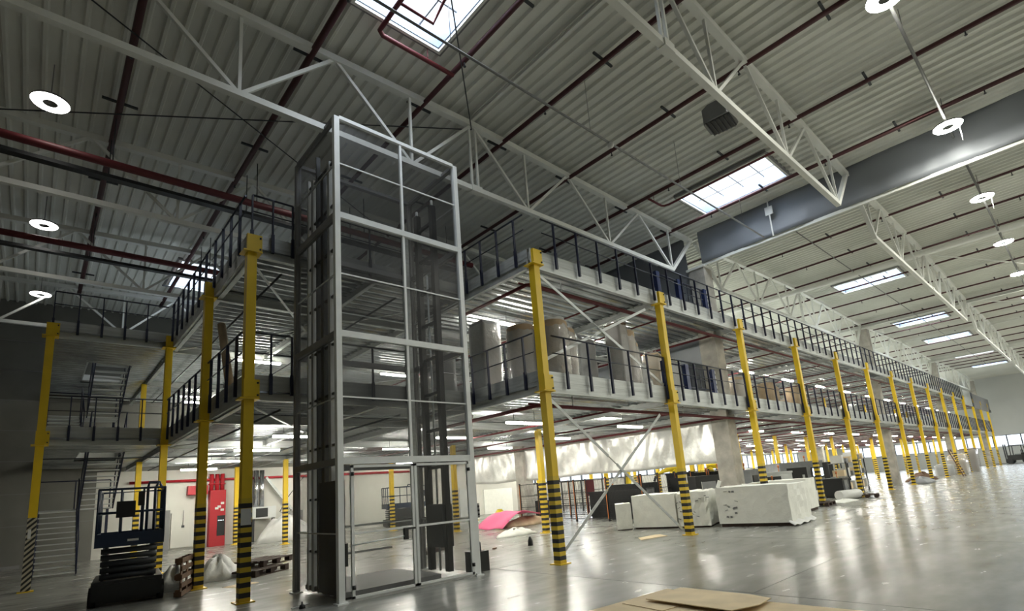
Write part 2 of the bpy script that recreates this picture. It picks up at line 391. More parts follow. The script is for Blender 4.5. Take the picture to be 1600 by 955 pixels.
# purlins along the ridges and column lines
def ibeam(mb, p, q, w, h, t=.02):
    p = Vector(p); q = Vector(q)
    mb.bar(p, q, t, h); mb.bar(p + Vector((0, 0, h / 2)), q + Vector((0, 0, h / 2)), w, t); mb.bar(p - Vector((0, 0, h / 2)), q - Vector((0, 0, h / 2)), w, t)
PUR = [(-0.6, .06, .08, 'thin ridge purlin crossing the roof above the near truss joint'), (20.4, .18, .22, 'heavy roof beam crossing the first bay beyond the smoke curtain'),
       (30.85, .20, .26, 'roof beam on the first column line beyond the smoke curtain'), (41.35, .12, .16, 'ridge beam across the third roof bay'), (51.8, .2, .26, 'roof beam on the second column line beyond the curtain'), (62.3, .12, .16, 'ridge beam across the farthest roof bay')]
for x, w, h, lab in PUR:
    mb = MB(); ibeam(mb, (0, Y0 + .3, 0), (0, Y1 - .1, 0), w, h); mb.thing('roof_beam', 'white', lab, 'roof beam', (x, 0, roof_z(x) - .08 - h / 2 - (.12 if x > 0 else 0)))
MB().tube([(0, -14, 0), (0, 17, 0)], .10, 12).thing('white_duct_pipe', 'white', 'fat white pipe running across under the roof beyond the curtain', 'pipe', (18.6, 0, 9.75))
mb = MB()
# wind bracing rods in the roof plane
for a, b, lab in (((-0.6, 1.0), (-9.5, 6.3), 'thin dark bracing rod crossing the near roof to the left'), ((-0.6, 6.3), (-9.5, 1.0), 'thin dark bracing rod crossing the other way at left'),
                  ((-0.6, 1.0), (-5.5, -4.2), 'thin dark rod running from the truss joint past the big roof light'), ((20.4, -4.2), (30.8, -9.4), 'bracing rod right of the trusses beyond the curtain'), ((30.8, -4.4), (41.0, -9.2), 'bracing rod in the third roof bay at right')):
    MB().tube([(a[0], a[1], roof_z(a[0]) - .38), (b[0], b[1], roof_z(b[0]) - .38)], .014 if a[0] < 10 else .03, 6).thing('bracing_rod', 'darksteel' if a[0] < 10 else 'white', lab, 'bracing rod')

# ------------------------------------------------------------ concrete columns
def conc(x, y, top, label, name='concrete_column'):
    r = root(name, label, 'column', (x, y, 0))
    MB().box(-.3, .3, -.3, .3, 0, top).part('shaft', 'concrete', r)
    MB().box(-.36, .36, -.36, .36, top, top + .08).part('cap_plate', 'white', r)
conc(10.1, 1.0, 9.0, 'concrete column beside the silver foil behind the white foam blocks')
conc(10.1, 11.5, 9.6, 'concrete column at the left part of the foil, behind the pink sheet')
conc(30.85, 1.0, 9.75, 'tall concrete column passing through the mezzanine beyond the foam blocks')
conc(51.8, 1.0, 9.75, 'second tall concrete column along the mezzanine front')
conc(72.8, 1.0, 9.75, 'farthest concrete column at the end of the mezzanine')
conc(51.8, 11.5, 3.3, 'concrete column deep under the far deck')
conc(30.85, 11.5, 3.3, 'concrete column deep under the deck behind the shelving')

# ------------------------------------------------------------ smoke curtain and foil
def sheet(y0, y1, z0, z1, amp, ny, nz, sag=0.0, thick=.02, seed=1):
    rnd = random.Random(seed); ph = [rnd.uniform(0, 6.28) for _ in range(6)]; mb = MB(); vs = []
    for side in (0, 1):
        for i in range(ny + 1):
            for j in range(nz + 1):
                t = i / ny; u = j / nz; y = y0 + (y1 - y0) * t
                x = amp * .14 * math.sin(y * 13 + ph[5] + 2 * math.sin(u * 5 + y)) + amp * (math.sin(y * 1.9 + ph[0] + u * 1.3) * .5 + math.sin(y * 4.3 + ph[1] - u * 2) * .3 + math.sin(y * 8.1 + ph[2] + u * 4) * .14) * (1 - .55 * u) + amp * .35 * math.sin(y * 2.2 + u * 7 + ph[3])
                zz = z0 + (z1 - z0) * u + sag * (1 - u) * math.sin(y * 1.3 + ph[4])
                vs.append((x + side * thick, y, zz))
    n = (ny + 1) * (nz + 1); fs = []
    for i in range(ny):
        for j in range(nz):
            a = i * (nz + 1) + j; fs.append((a, a + 1, a + nz + 2, a + nz + 1)); b = a + n; fs.append((b, b + nz + 1, b + nz + 2, b + 1))
    for i in range(ny):
        a = i * (nz + 1); fs.append((a, a + nz + 1, a + nz + 1 + n, a + n)); a += nz; fs.append((a, a + n, a + n + nz + 1, a + nz + 1))
    return mb.add(vs, fs, True)
sheet(-21.5, .72, 9.14, 10.42, .06, 160, 8, seed=3).thing('smoke_curtain', 'foildark', 'dark grey smoke curtain hanging from the roof across the hall at right', 'curtain', (9.8, 0, 0))
mb = MB(); mb.box(-.03, .03, -21.5, .72, -.05, .05); mb.thing('curtain_bar', 'white', 'pale bottom bar running along the lower edge of the smoke curtain', 'bar', (9.86, 0, 9.10))
sheet(1.34, 20.0, 6.90, 10.50, .08, 120, 12, seed=4).thing('smoke_curtain', 'foildark', 'dark curtain hanging behind the top deck left of the concrete column', 'curtain', (9.9, 0, 0))
sheet(1.34, 20.0, 4.03, 6.38, .06, 120, 10, seed=14).thing('smoke_curtain', 'foildark', 'grey curtain between the two decks behind the wrapped goods', 'curtain', (9.95, 0, 0))
sheet(1.34, 11.18, 1.86, 3.50, .06, 260, 14, sag=.03, seed=5).thing('foil_curtain', 'foil', 'wrinkled silver foil hung under the deck between the two concrete columns', 'curtain', (9.9, 0, 0))
sheet(11.84, 16.0, 1.88, 3.50, .06, 110, 12, sag=.04, seed=6).thing('foil_curtain', 'foil', 'darker foil piece left of the concrete column under the deck', 'curtain', (9.9, 0, 0))

# ------------------------------------------------------------ sprinkler pipes along the hall depth (V)
def v_pipe(x, y0, y1, z, r, label, hang=True, mt='maroon'):
    o = root('sprinkler_pipe', label, 'pipe', (x, 0, z))
    MB().tube([(0, y0, 0), (0, y1, 0)], r, 10).part('pipe_run', mt, o)
    if hang:
        y = y0 + 1.2
        hb = MB().cbox((0, 0, .05), (.62, .05, .04)).mesh('hanger', 'darksteel'); hd = MB().tube([(0, 0, 0), (0, 0, -.14)], .014, 6).lathe((0, 0, -.15), [(0, 0), (.03, 0), (.03, .015), (0, .015)], 8).mesh('sprinkler_head', 'darksteel')
        k = 0
        while y < y1:
            h = bpy.data.objects.new('hanger' if k % 2 == 0 else 'sprinkler_head', hb if k % 2 == 0 else hd); COL.objects.link(h); h.parent = o; h.location = (0, y, 0)
            y += 1.75; k += 1
    return o
PX = [(-12.4, 'far left of the near bay'), (-9.8, 'just left of the frame corner'), (-7.18, 'leftmost in view, crossing above the two left ring lamps'), (-4.5, 'passing just left of the lift top'), (-1.97, 'passing right beside the big roof light'), (.40, 'second right of the big roof light'), (2.94, 'crossing between the two near trusses'),
      (5.72, 'passing above the heater'), (8.34, 'nearest the smoke curtain')]
for x, l in PX[2:]: v_pipe(x, -14, 17.6, roof_z(x) - .30, .055 if x > -3 else .065, 'dark red roof pipe, ' + l)
for k in range(22):
    x = 11.6 + 2.72 * k
    v_pipe(x, -14, 17.6, roof_z(x) - .30, .04, 'thin red roof pipe, %s beyond the smoke curtain' % ORD[min(k, 19)], hang=k < 12, ) if k < 20 else None
# branch loop beside the big skylight and beside the second one
MB().tube([(-1.97, -.15, 10.22), (-3.55, -.15, 10.22), (-3.62, -.15, 10.22), (-3.72, -.22, 10.22), (-3.72, -.35, 10.22), (-3.72, -3.6, 10.22)], .045, 10).tube([(-2.6, -.15, 10.22), (-2.6, -.15, 10.56)], .01, 6).thing('sprinkler_branch', 'red', 'red pipe bend crossing in front of the big roof light', 'pipe')
MB().tube([(-3.0, -2.0, 10.9), (-3.0, -2.0, 10.55), (-3.0, -1.3, 10.4), (-3.0, -.95, 10.22), (-3.7, -.95, 10.22)], .03, 8).thing('sprinkler_branch', 'red', 'short curved red pipe seen inside the big roof light', 'pipe')
MB().tube([(5.72, .25, 10.2), (6.6, .25, 10.2), (6.7, .2, 10.2), (6.75, .05, 10.2), (6.75, -3.3, 10.2)], .035, 8).tube([(6.2, .25, 10.2), (6.2, .25, 10.5)], .01, 6).thing('sprinkler_branch', 'red', 'thin red pipe bend beside the roof light over the curtain', 'pipe')
# red mains running along the hall (U) at left
for y, z, r, lab, mt in ((5.15, 9.0, .085, 'large dark red main pipe running across the upper left below the lamps', 'red'), (9.93, 9.0, .085, 'second large dark red main pipe lower at the left', 'red'),
                         (6.05, 9.15, .10, 'black strip put in for the shadow below the red main at upper left', 'black'), (11.2, 9.2, .09, 'black shadow strip below the second red main at far left', 'black')):
    o = root('main_pipe' if mt == 'red' else 'pipe_shadow', lab, 'pipe' if mt == 'red' else 'shadow strip', (0, y, z))
    if mt == 'red': MB().tube([(X0 + .1, 0, 0), (2.5, 0, 0)], r, 12).part('pipe_run', mt, o)
    else: MB().box(X0 + .1, 2.5, -r, r, -.03, .05).part('shadow_run', mt, o)  # black strips put in for the shadow beneath the red mains
    for k in range(6): MB().tube([(-13 + 2.9 * k, 0, 0), (-13 + 2.9 * k, 0, 1.15)], .012, 6).part('hanger_rod', 'darksteel', o)
# conduits
o = root('cable_conduit', 'thin grey conduit crossing the roof from the big roof light to the curtain', 'conduit', (0, -1.7, 9.03))
MB().tube([(-9, 0, 0), (9.35, 0, 0)], .024, 8).part('conduit', 'doorgrey', o)
for x in (-7, -3.2, .5, 4.2, 7.9): MB().tube([(x, 0, 0), (x, 0, 1.35)], .006, 5).part('hanger_wire', 'doorgrey', o)
MB().lathe((1.2, -1.7, 8.93), [(0, 0), (.06, .01), (.08, .05), (.07, .09), (0, .1)], 16).thing('smoke_detector', 'plastic', 'small round white detector on the thin conduit in mid roof', 'detector')
o = root('cable_conduit', 'grey conduit carrying the ring lamps at the right edge', 'conduit', (0, -6.75, 9.72))
MB().tube([(1.5, 0, 0), (9.4, 0, 0)], .03, 8).part('conduit', 'doorgrey', o); MB().tube([(11, 0, 0), (72, 0, 0)], .03, 8).part('conduit', 'doorgrey', o)
for k in range(9): MB().tube([(2.2 + 5.77 * k + 2, 0, 0), (2.2 + 5.77 * k + 2, 0, .62)], .008, 5).part('hanger_wire', 'doorgrey', o)
MB().tube([(12, -1.9, 9.9), (60, -1.9, 9.9)], .02, 6).thing('cable_conduit', 'doorgrey', 'thin conduit along the roof under the row of roof lights beyond the curtain', 'conduit')

# ------------------------------------------------------------ ring lamps
def ring_lamp(x, y, z, label, mt='ring', light_streak=True, group=None):
    r = root('ring_lamp', label, 'lamp', (x, y, z), group)
    MB().lathe((0, 0, 0), [(.115, .0), (.285, .0), (.30, .02)], 28, False).part('light_ring', mt, r)
    MB().lathe((0, 0, 0), [(.30, .02), (.30, .06), (.12, .10), (.0, .10)], 28).lathe((0, 0, 0), [(.0, .03), (.10, .03), (.115, 0)], 28).part('housing', 'doorgrey', r)
    MB().tube([(0, 0, .1), (0, 0, roof_z(x) - z + .05)], .01, 6).part('suspension', 'doorgrey', r)
    if light_streak: MB().tube([(.18, -.2, 0), (.20, -.2, -.22), (.14, -.2, -.42)], .009, 6).part('light_streak', 'paper', r)  # pale tube drawn for the white light streak under the lamp
RL = ['at the top edge of the photo', 'in front of the smoke curtain', 'first beyond the smoke curtain', 'second beyond the smoke curtain', 'third beyond the smoke curtain at the right edge']
for k in range(12):
    x = 2.75 + 5.77 * k
    ring_lamp(x, -6.75, 9.62, 'bright ring lamp in the right-hand row, ' + (RL[k] if k < 5 else ORD[k] + ' from the camera end'), light_streak=k in (1, 2))
for k in range(1, 12):
    for y, w_ in ((-12.55, 'second'), (-18.3, 'third')):
        ring_lamp(2.75 + 5.77 * k, y, 9.62, 'ring lamp in the rows farther right, outside the main row', light_streak=False, group='ring lamps farther right')
for k in range(2, 12):
    for y in (5.6, 11.4): ring_lamp(3.0 + 5.77 * k, y, 9.62, 'ring lamp over the upper deck beyond the smoke curtain', light_streak=False, group='ring lamps over the upper deck')
for k, y in enumerate((4.6, 10.4, 16.4)): ring_lamp(-8.26, y, 9.6, ['topmost of the three ring lamps at the left edge', 'middle one of the three ring lamps at the left edge', 'lowest and farthest of the three ring lamps at left'][k], 'ringleft', False)
ring_lamp(-2.92, 4.6, 9.6, 'ring lamp seen through the side of the lift tower', 'ringleft', False)
# unit heater
def heater():
    r = root('unit_heater', 'dark grey fan heater hanging below the roof beside the long truss', 'heater', (2.15, -3.8, 8.72), rz=math.radians(8)); r.scale = (.85, .85, .85)
    b = MB(); b.prism([(-.36, -.24), (-.24, -.34), (.24, -.34), (.36, -.24), (.36, .16), (.24, .34), (-.24, .34), (-.36, .16)], -.08, .34); b.part('casing', 'doorgrey', r)
    MB().box(-.30, .30, -.28, .28, -.10, -.075).part('grille', 'black', r)
    l = MB()
    for k in range(6): l.box(-.28, .28, -.25 + k * .1, -.235 + k * .1, -.14, -.10)
    l.part('louvres', 'darksteel', r)
    MB().tube([(0, 0, .34), (0, 0, 2.15)], .012, 6).part('hanger', 'darksteel', r)
heater()

# ------------------------------------------------------------ mezzanine decks
ZL = (3.53, 4.01); ZU = (6.40, 6.86)
MX1 = 72.0
def deck(name, z0, z1, label):
    r = root(name, label, 'mezzanine deck', (0, 0, 0))
    def xr(y):
        a = -7.9 if y > 10.15 else (-5.15 if y > 2.57 else 0.0); return a
    # corrugated sheet, ribs along x
    mb = MB(); p = .30; y = .1
    while y < Y1 - .05:
        y1 = min(y + p, Y1 - .02); a = xr((y + y1) / 2); pr = [(y, 0), (y + .04, 0), (y + .065, .055), (y + .275, .055), (y1, 0)] if y1 - y > .28 else [(y, 0), (y1, 0)]
        n = len(pr)
        for xa_, xb_ in ([(a + .06, -6.95), (-5.75, MX1 - .05)] if 13.2 < y < 16.5 else [(a + .06, MX1 - .05)]):
            vs = [(x, q, z0 + .13 + h) for x in (xa_, xb_) for q, h in pr]
            mb.add(vs, [(i, n + i, n + i + 1, i + 1) for i in range(n - 1)])
        y += p
    mb.part('corrugated_underside', 'galv', r)
    t = MB(); zt = z1 - .06
    t.box(0.05, MX1 - .05, .05, 2.62, z0 + .2, zt); t.box(-5.1, MX1 - .05, 2.62, 10.2, z0 + .2, zt); t.box(-7.85, -6.9, 10.2, Y1 - .02, z0 + .2, zt); t.box(-6.9, -5.8, 10.2, 13.4, z0 + .2, zt); t.box(-6.9, -5.8, 16.4, Y1 - .02, z0 + .2, zt); t.box(-5.8, MX1 - .05, 10.2, Y1 - .02, z0 + .2, zt); t.part('deck_boards', 'farwall', r)
    # beams across the depth at every column line
    for k in range(0, 15):
        b = MB(); ibeam(b, (5 * k, .1, z0 + .06), (5 * k, Y1 - .1, z0 + .06), .10, .18, .012); b.part('cross_beam', 'galvbeam', r)
    for a, y_ in ((-5.15, 2.6), (-2.6, 2.6)):
        b = MB(); ibeam(b, (a + .1, y_, z0 + .06), (a + .1, Y1 - .1, z0 + .06), .10, .18, .012); b.part('cross_beam', 'galvbeam', r)
    for y_ in (5.2, 10.3, 15.5):
        b = MB(); ibeam(b, (-5.1, y_, z0 + .03), (MX1 - .1, y_, z0 + .03), .12, .2, .014); b.part('main_beam', 'galvbeam', r)
    # edge channels: web + flanges, one per straight run
    def ch(p, q, inward, nm='edge_beam'):
        e = MB(); p = Vector(p); q = Vector(q); iv = Vector(inward)
        zz = (z0 + z1) / 2; e.bar((p.x, p.y, zz), (q.x, q.y, zz), .02, z1 - z0)
        for z in (z0 + .006, z1 - .006): e.bar(Vector((p.x, p.y, z)) + iv * .05, Vector((q.x, q.y, z)) + iv * .05, .10, .012)
        mid = (z0 + z1) / 2 + .02; e.bar(Vector((p.x, p.y, mid)) - iv * .012, Vector((q.x, q.y, mid)) - iv * .012, .01, .02)
        e.part(nm, 'galvbeam', r)
    for k in range(14): ch((5 * k + .01, 0, 0), (5 * k + 4.99, 0, 0), (0, 1, 0))
    ch((70.01, 0, 0), (MX1, 0, 0), (0, 1, 0)); ch((0, .05, 0), (0, 2.55, 0), (1, 0, 0)); ch((-5.15, 2.57, 0), (-.02, 2.57, 0), (0, 1, 0))
    ch((-5.16, 2.6, 0), (-5.16, 10.12, 0), (1, 0, 0)); ch((-7.9, 10.15, 0), (-5.18, 10.15, 0), (0, 1, 0)); ch((-7.91, 10.18, 0), (-7.91, Y1 - .05, 0), (1, 0, 0))
    return r
deck('mezzanine_deck', *ZL, 'lower mezzanine deck with grey edge beam and corrugated metal underside')
deck('mezzanine_deck', *ZU, 'upper mezzanine deck, the higher of the two grey platforms')

# ------------------------------------------------------------ yellow columns
def make_column(full=True, stripe='hazard'):
    r = root('steel_column', '', 'column')
    top = 6.40 if full else 3.5; w = .085
    MB().box(-w, w, -w, w, 1.733, top).part('shaft', 'yellow', r)
    MB().box(-w - .004, w + .004, -w - .004, w + .004, .02, 1.733).part('hazard_sleeve', stripe, r)
    MB().box(-.15, .15, -.15, .15, 0, .02).part('base_plate', 'yellow', r)
    if full:
        for z in (ZL[0], ZU[0]):
            b = MB(); b.box(-.17, .17, -.15, .15, z - .03, z - .005); b.part('collar', 'yellow', r)
            b = MB(); b.box(-.10, .17, -.11, -.035, z + .01, z + .34); b.part('bracket', 'yellow', r)
            b = MB(); b.box(.12, .15, -.135, -.108, z + .03, z + .06); b.box(.12, .15, -.135, -.108, z + .26, z + .29); b.part('bolts', 'black', r)
    return r
FL = ['corner column carrying the mezzanine nearest the right of the lift', 'second column of the front row, beside the white foam blocks', 'third column of the front row, rising behind the foam blocks', 'fourth column of the front row, by the last foam block']
FRONT0 = make_column(); protos = {'full': FRONT0}
FY = -.02
for k in range(15):
    lab = 'yellow and black ' + (FL[k] if k < 4 else 'column, %s along the mezzanine front from the lift' % ORD[k])
    if k == 0: FRONT0.location = (0, FY - .1, 0); FRONT0['label'] = lab
    else: dup(FRONT0, (5 * k, FY - .1, 0), lab)
dup(FRONT0, (-5.15, 2.45, 0), 'yellow column with black bands and a white notice, just left of the lift tower')
dup(FRONT0, (-5.25, 5.3, 0), 'second yellow column left of the lift, behind the upright brown pallet')
dup(FRONT0, (-5.25, 10.05, 0), 'yellow column behind the blue scissor lift where the deck turns left')
c4 = make_column(True, 'hazdiag'); c4.location = (-7.9, 10.05, 0); c4['label'] = 'leftmost yellow column with diagonal black and white stripes at its foot'
MB().box(-5.245, -5.075, 2.348, 2.352, 1.28, 1.56).thing('notice_sheet', 'paper', 'white notice taped to the banded column left of the lift', 'notice')
MB().cbox((0, 0, 1.35), (.06, .005, .22)).thing('notice_sheet', 'paper', 'small white sheet on the diagonal striped column at left', 'notice', (-7.93, 9.955, 0))
MB().cbox((0, 0, 1.45), (.05, .004, .2)).thing('notice_sheet', 'paper', 'white sheet on the second front column above the foam', 'notice', (5.04, -.212, 0))
IN0 = make_column(False); first_in = True
def inner(x, y, label, group=None):
    global first_in
    if first_in: IN0.location = (x, y, 0); IN0['label'] = label; first_in = False; o = IN0
    else: o = dup(IN0, (x, y, 0), label)
    if group: o['group'] = group
inner(5, 5.2, 'yellow column right behind the corner column, under the lower deck')
inner(0, 10.3, 'banded yellow column seen through the left half of the lift door')
inner(5.0, 10.3, 'banded yellow column seen at the right edge of the lift')
inner(10, 15.5, 'banded yellow column with a hanging cable, left of the pink sheet')
inner(0, 15.5, 'banded yellow column just left of the lift tower, far back')
inner(-.9, 19.3, 'banded yellow column by the silver ducts and the air conditioner')
inner(5, 15.5, 'yellow column far back behind the scissor lift seen through the mesh door')
inner(-5.15, 15.5, 'yellow column behind the left scissor lift, in the second row')
for y in (5.2, 10.3, 15.5):
    for k in range(2 if y > 11 else 3, 15):
        if (k, y) == (2, 15.5): continue
        inner(5 * k, y, 'yellow column standing among the machines under the far part of the lower deck', 'columns under the far deck')
# short upper-storey posts seen above the lower deck
US = root('upper_post', 'yellow upper-storey column behind the left deck railing', 'column', (-5.15, 15.5, 4.0)); MB().box(-.08, .08, -.08, .08, 0, 2.38).part('shaft', 'yellow', US); MB().box(-.14, .14, -.14, .14, -.01, .015).part('base_plate', 'yellow', US)
for k in range(0, 15):
    for y in (5.2, 10.3): dup(US, (5 * k, y, 4.0), 'yellow upper-storey column standing on the lower deck behind the front line', 'upper-storey columns inside the mezzanine')

# ------------------------------------------------------------ railings
def railing(p, q, z0, ztop, zmid, zpost, n, label, ends=(True, True), toe=False, off=(0, -1)):
    p = Vector((p[0], p[1], 0)); q = Vector((q[0], q[1], 0)); L = (q - p).length; d = (q - p).normalized()
    r = root('guard_railing', label, 'railing', (p.x, p.y, 0), rz=math.atan2(d.y, d.x))
    MB().tube([(0, 0, ztop), (L, 0, ztop)], .021, 8).part('top_rail', 'rail', r)
    MB().tube([(0, 0, zmid), (L, 0, zmid)], .013, 6).part('mid_rail', 'rail', r)
    pm = MB().box(-.013, .013, -.035, .02, zpost + .38, ztop - .01).box(-.028, .028, -.04, .015, zpost, zpost + .4).mesh('post', 'navy')
    for k in range(n):
        x = (k + .5) * L / n if not ends[0] else k * L / (n - 1 if ends[1] else n)
        o = bpy.data.objects.new('post', pm); COL.objects.link(o); o.parent = r; o.location = (x, 0, 0)
def zs(level): return (ZL[0] + .1, 4.82, 4.42) if level == 0 else (ZU[0] + .1, 7.66, 7.31)
for lv in (0, 1):
    zp, zt, zm = zs(lv); nm = 'lower deck' if lv == 0 else 'upper deck'
    for k in range(14):
        a, b = 5 * k, 5 * k + 5
        if lv == 1 and k >= 11: continue
        if k == 0: a = .1
        railing((a + .3, -.07), (b - .3 + .6, -.07), 0, zt, zm, zp, 6, 'navy post railing on the %s front, %s bay from the lift' % (nm, ORD[k]), ends=(False, False))
    railing((-.07, 2.55), (-.07, .05), 0, zt + .02, zm, zp, 4, 'short railing on the %s side facing the lift' % nm, ends=(False, False))
    railing((-5.13, 2.50), (-4.35, 2.50), 0, zt, zm, zp, 3, 'short railing piece on the %s between the yellow column and lift' % nm, ends=(True, True))
    railing((-4.3, 2.50), (-.1, 2.50), 0, zt, zm, zp, 6, 'railing on the %s directly behind the lift' % nm, ends=(True, True))
    railing((-5.23, 10.0), (-5.23, 5.4), 0, zt, zm, zp, 7, 'long side railing of the %s at left, far half' % nm, ends=(False, False))
    railing((-5.23, 5.2), (-5.23, 2.6), 0, zt, zm, zp, 4, 'side railing of the %s at left, near half' % nm, ends=(False, False))
    railing((-7.88, 10.08), (-5.3, 10.08), 0, zt, zm, zp, 5, 'railing of the %s at the far left over the stairs' % nm, ends=(True, False))
def gate(x0, x1, z0, z1, label):
    r = root('pallet_gate', label, 'gate', (x0, -.0, z0)); L = x1 - x0; H = z1 - z0
    for k, x in enumerate((.0, L * .42, L)):
        MB().box(x - .09, x + .09, .10, .22, 0, H).part('gate_post', 'gateblue', r)
    f = MB(); f.tube([(0, .15, H - .05), (L, .15, H - .05)], .022, 8); f.tube([(0, .15, .12), (L, .15, .12)], .018, 8); f.tube([(L * .42, .15, H * .5), (L, .15, H * .5)], .014, 6); f.part('gate_rail', 'navy', r)
    for k in range(1, 6): MB().box(L * .42 + k * L * .58 / 6 - .01, L * .42 + k * L * .58 / 6 + .01, .14, .16, .12, H - .05).part('baluster', 'navy', r)
    s = MB()
    for k in range(5): s.box(L + .08, L + .13, .1, .2, H * .2 * k + .02, H * .2 * k + .12)
    s.part('tape_marks', 'paper', r)
gate(5.55, 8.4, ZU[1], 7.62, 'navy pallet gate in the upper railing near the smoke curtain')
gate(5.3, 8.1, ZL[1], 4.82, 'navy pallet gate in the lower railing above the foam blocks')
gate(0.0, 0.01, 0, .01, '') if False else None
# enclosed end of the upper deck
r = root('side_enclosure', 'grey panelled box with a navy corner at the far end of the upper deck', 'enclosure', (0, 0, 0))
MB().box(55.3, 59.6, -.2, -.15, 5.95, 7.35).part('panel', 'galvbeam', r); MB().box(60.5, 72, -.2, -.15, 5.85, 7.3).part('panel', 'doorgrey', r)
MB().box(59.6, 60.5, -.22, -.1, 5.95, 7.35).part('corner_panel', 'navy', r); MB().box(70.8, 72, -.24, -.12, 5.8, 6.1).part('corner_panel', 'black', r)

# ------------------------------------------------------------ cross braces
def brace(x0, x1, z0, z1, z0b, z1b, y, label):
    r = root('cross_brace', label, 'brace', (x0, y, 0)); L = x1 - x0
    for (a, b, off) in (((.12, 0, z1), (L - .12, 0, z0), 0), ((.12, 0, z0b), (L - .5, 0, z1b), .03)):
        p = Vector(a) + Vector((0, off, 0)); q = Vector(b) + Vector((0, off, 0)); d = q - p
        MB().bar(p, p + d * .40, .012, .07, up=(0, 0, 1)).part('flat_bar', 'galvbeam', r); MB().bar(p + d * .46, q, .012, .07).part('flat_bar', 'galvbeam', r)
        MB().tube([p + d * .38, p + d * .48], .012, 6).part('turnbuckle', 'galvbeam', r)
brace(0, 5, .12, 3.46, .10, 3.2, -.03, 'grey diagonal cross brace between the first two front columns at ground level')
brace(0, 5, 4.05, 6.33, 4.22, 6.2, -.0, 'grey diagonal cross brace in front of the wrapped goods on the lower deck')
for lv, z in ((0, 3.45), (1, 6.32)):
    nm = 'lower' if lv == 0 else 'upper'
    MB().bar((.2, 2.7, z), (9.5, 15, z), .06, .02).thing('wind_brace', 'galvbeam', 'thin diagonal rod under the %s deck right of the lift' % nm, 'brace')
    MB().bar((-5, 2.8, z), (-.3, 10, z), .05, .02).thing('wind_brace', 'galvbeam', 'diagonal rod under the %s deck behind the lift tower' % nm, 'brace')
    MB().bar((-.3, 2.8, z), (-5, 10, z + .03), .05, .02).thing('wind_brace', 'galvbeam', 'opposite diagonal rod under the %s deck behind the lift tower' % nm, 'brace')
    MB().bar((9.5, 2.7, z), (.2, 15, z + .03), .05, .02).thing('wind_brace', 'galvbeam', 'long crossing rod under the %s deck right of the lift' % nm, 'brace')

# ------------------------------------------------------------ sprinkler pipes under decks
for lv, z in ((0, 3.33), (1, 6.22)):
    nm = 'lower' if lv == 0 else 'upper'
    o = root('sprinkler_main', 'red sprinkler main running just inside the front edge under the %s deck' % nm, 'pipe', (0, 0, 0))
    MB().tube([(.35, 2.9 if lv else 5, z), (.35, .52, z), (.42, .45, z), (70, .45, z)], .045, 10).part('pipe_run', 'red', o)
    MB().tube([(.2, .62, z + .05), (9.6, .62, z + .05)], .025, 8).part('side_pipe', 'red', o)
    for k in range(14): MB().tube([(1.5 + 5 * k, .45, z), (1.5 + 5 * k, .45, z + .28)], .01, 6).part('hanger_rod', 'galvbeam', o)
    for k, x in enumerate([3.1, 5.8, 9.2] + [11.8 + 2.7 * i for i in range(21)]):
        MB().tube([(x, .45, z), (x, 18, z)], .026 if k != 2 else .04, 8).thing('sprinkler_branch', 'red', 'red sprinkler branch under the %s deck, %s from the lift side' % (nm, ORD[k]) if k < 20 else 'red sprinkler branch under the far end of the %s deck' % nm, 'pipe', group='branches under the far end of the %s deck' % nm if k >= 20 else None)
    for k, x in enumerate((-4.4, -1.7)): MB().tube([(x, 3, z + .1), (x, 19, z + .1)], .024, 8).thing('sprinkler_branch', 'darksteel', 'dark pipe under the %s deck at left, %s' % (nm, ('nearer the yellow columns', 'behind the lift')[k]), 'pipe')
MB().tube([(-7.8, 12.4, 3.38), (-.6, 12.4, 3.38)], .02, 6).thing('cable_conduit', 'darksteel', 'dark conduit under the lower deck beside the stairs', 'conduit')
mb = MB().tube([(-4.9, 20.05, 3.0), (9.5, 20.05, 3.0)], .06, 10)
for k in range(8): mb.box(-4.5 + 1.9 * k, -4.44 + 1.9 * k, 20.05, 20.195, 2.97, 3.03)
mb.thing('main_pipe', 'redbright', 'red main pipe running along the top of the white back wall', 'pipe')

# ------------------------------------------------------------ tube lights
tl = None
def tube_light(x, y, z, label, group=None):
    global tl
    if tl is None:
        tl = root('tube_light', label, 'lamp', (x, y, z))
        MB().box(-.66, .66, -.055, .055, -.05, .0).part('light_cover', 'tube', tl); MB().box(-.68, .68, -.065, .065, .0, .05).part('housing', 'farwall', tl)
        MB().tube([(-.4, 0, .05), (-.4, 0, .345)], .008, 5).tube([(.4, 0, .05), (.4, 0, .345)], .008, 5).part('suspension', 'darksteel', tl); o = tl
    else: o = dup(tl, (x, y, z), label)
    if group: o['group'] = group
RN = {3.0: 'front', 6.45: 'second', 10.0: 'third', 14.0: 'fourth', 17.9: 'rearmost'}
for lv, z in ((0, 3.36), (1, 6.24)):
    nm = 'lower' if lv == 0 else 'upper'
    for y in (3.0, 6.45, 10.0, 14.0, 17.9):
        for k in range(-1, 14):
            if lv == 1 and y in (6.45, 14.0): continue
            if y < 3.1 and k < 0: continue
            x = 2.3 + 5.05 * k
            if k <= 1: tube_light(x, y, z, 'tube light under the %s deck, %s row, %s from the left' % (nm, RN[y], ORD[k + 1] if y > 3.1 else ORD[k]))
            else: tube_light(x, y, z, 'tube light under the %s deck in the %s row beyond the smoke curtain line' % (nm, RN[y]) if k >= 2 else '', 'far tube lights under the %s deck, %s row' % (nm, RN[y]))

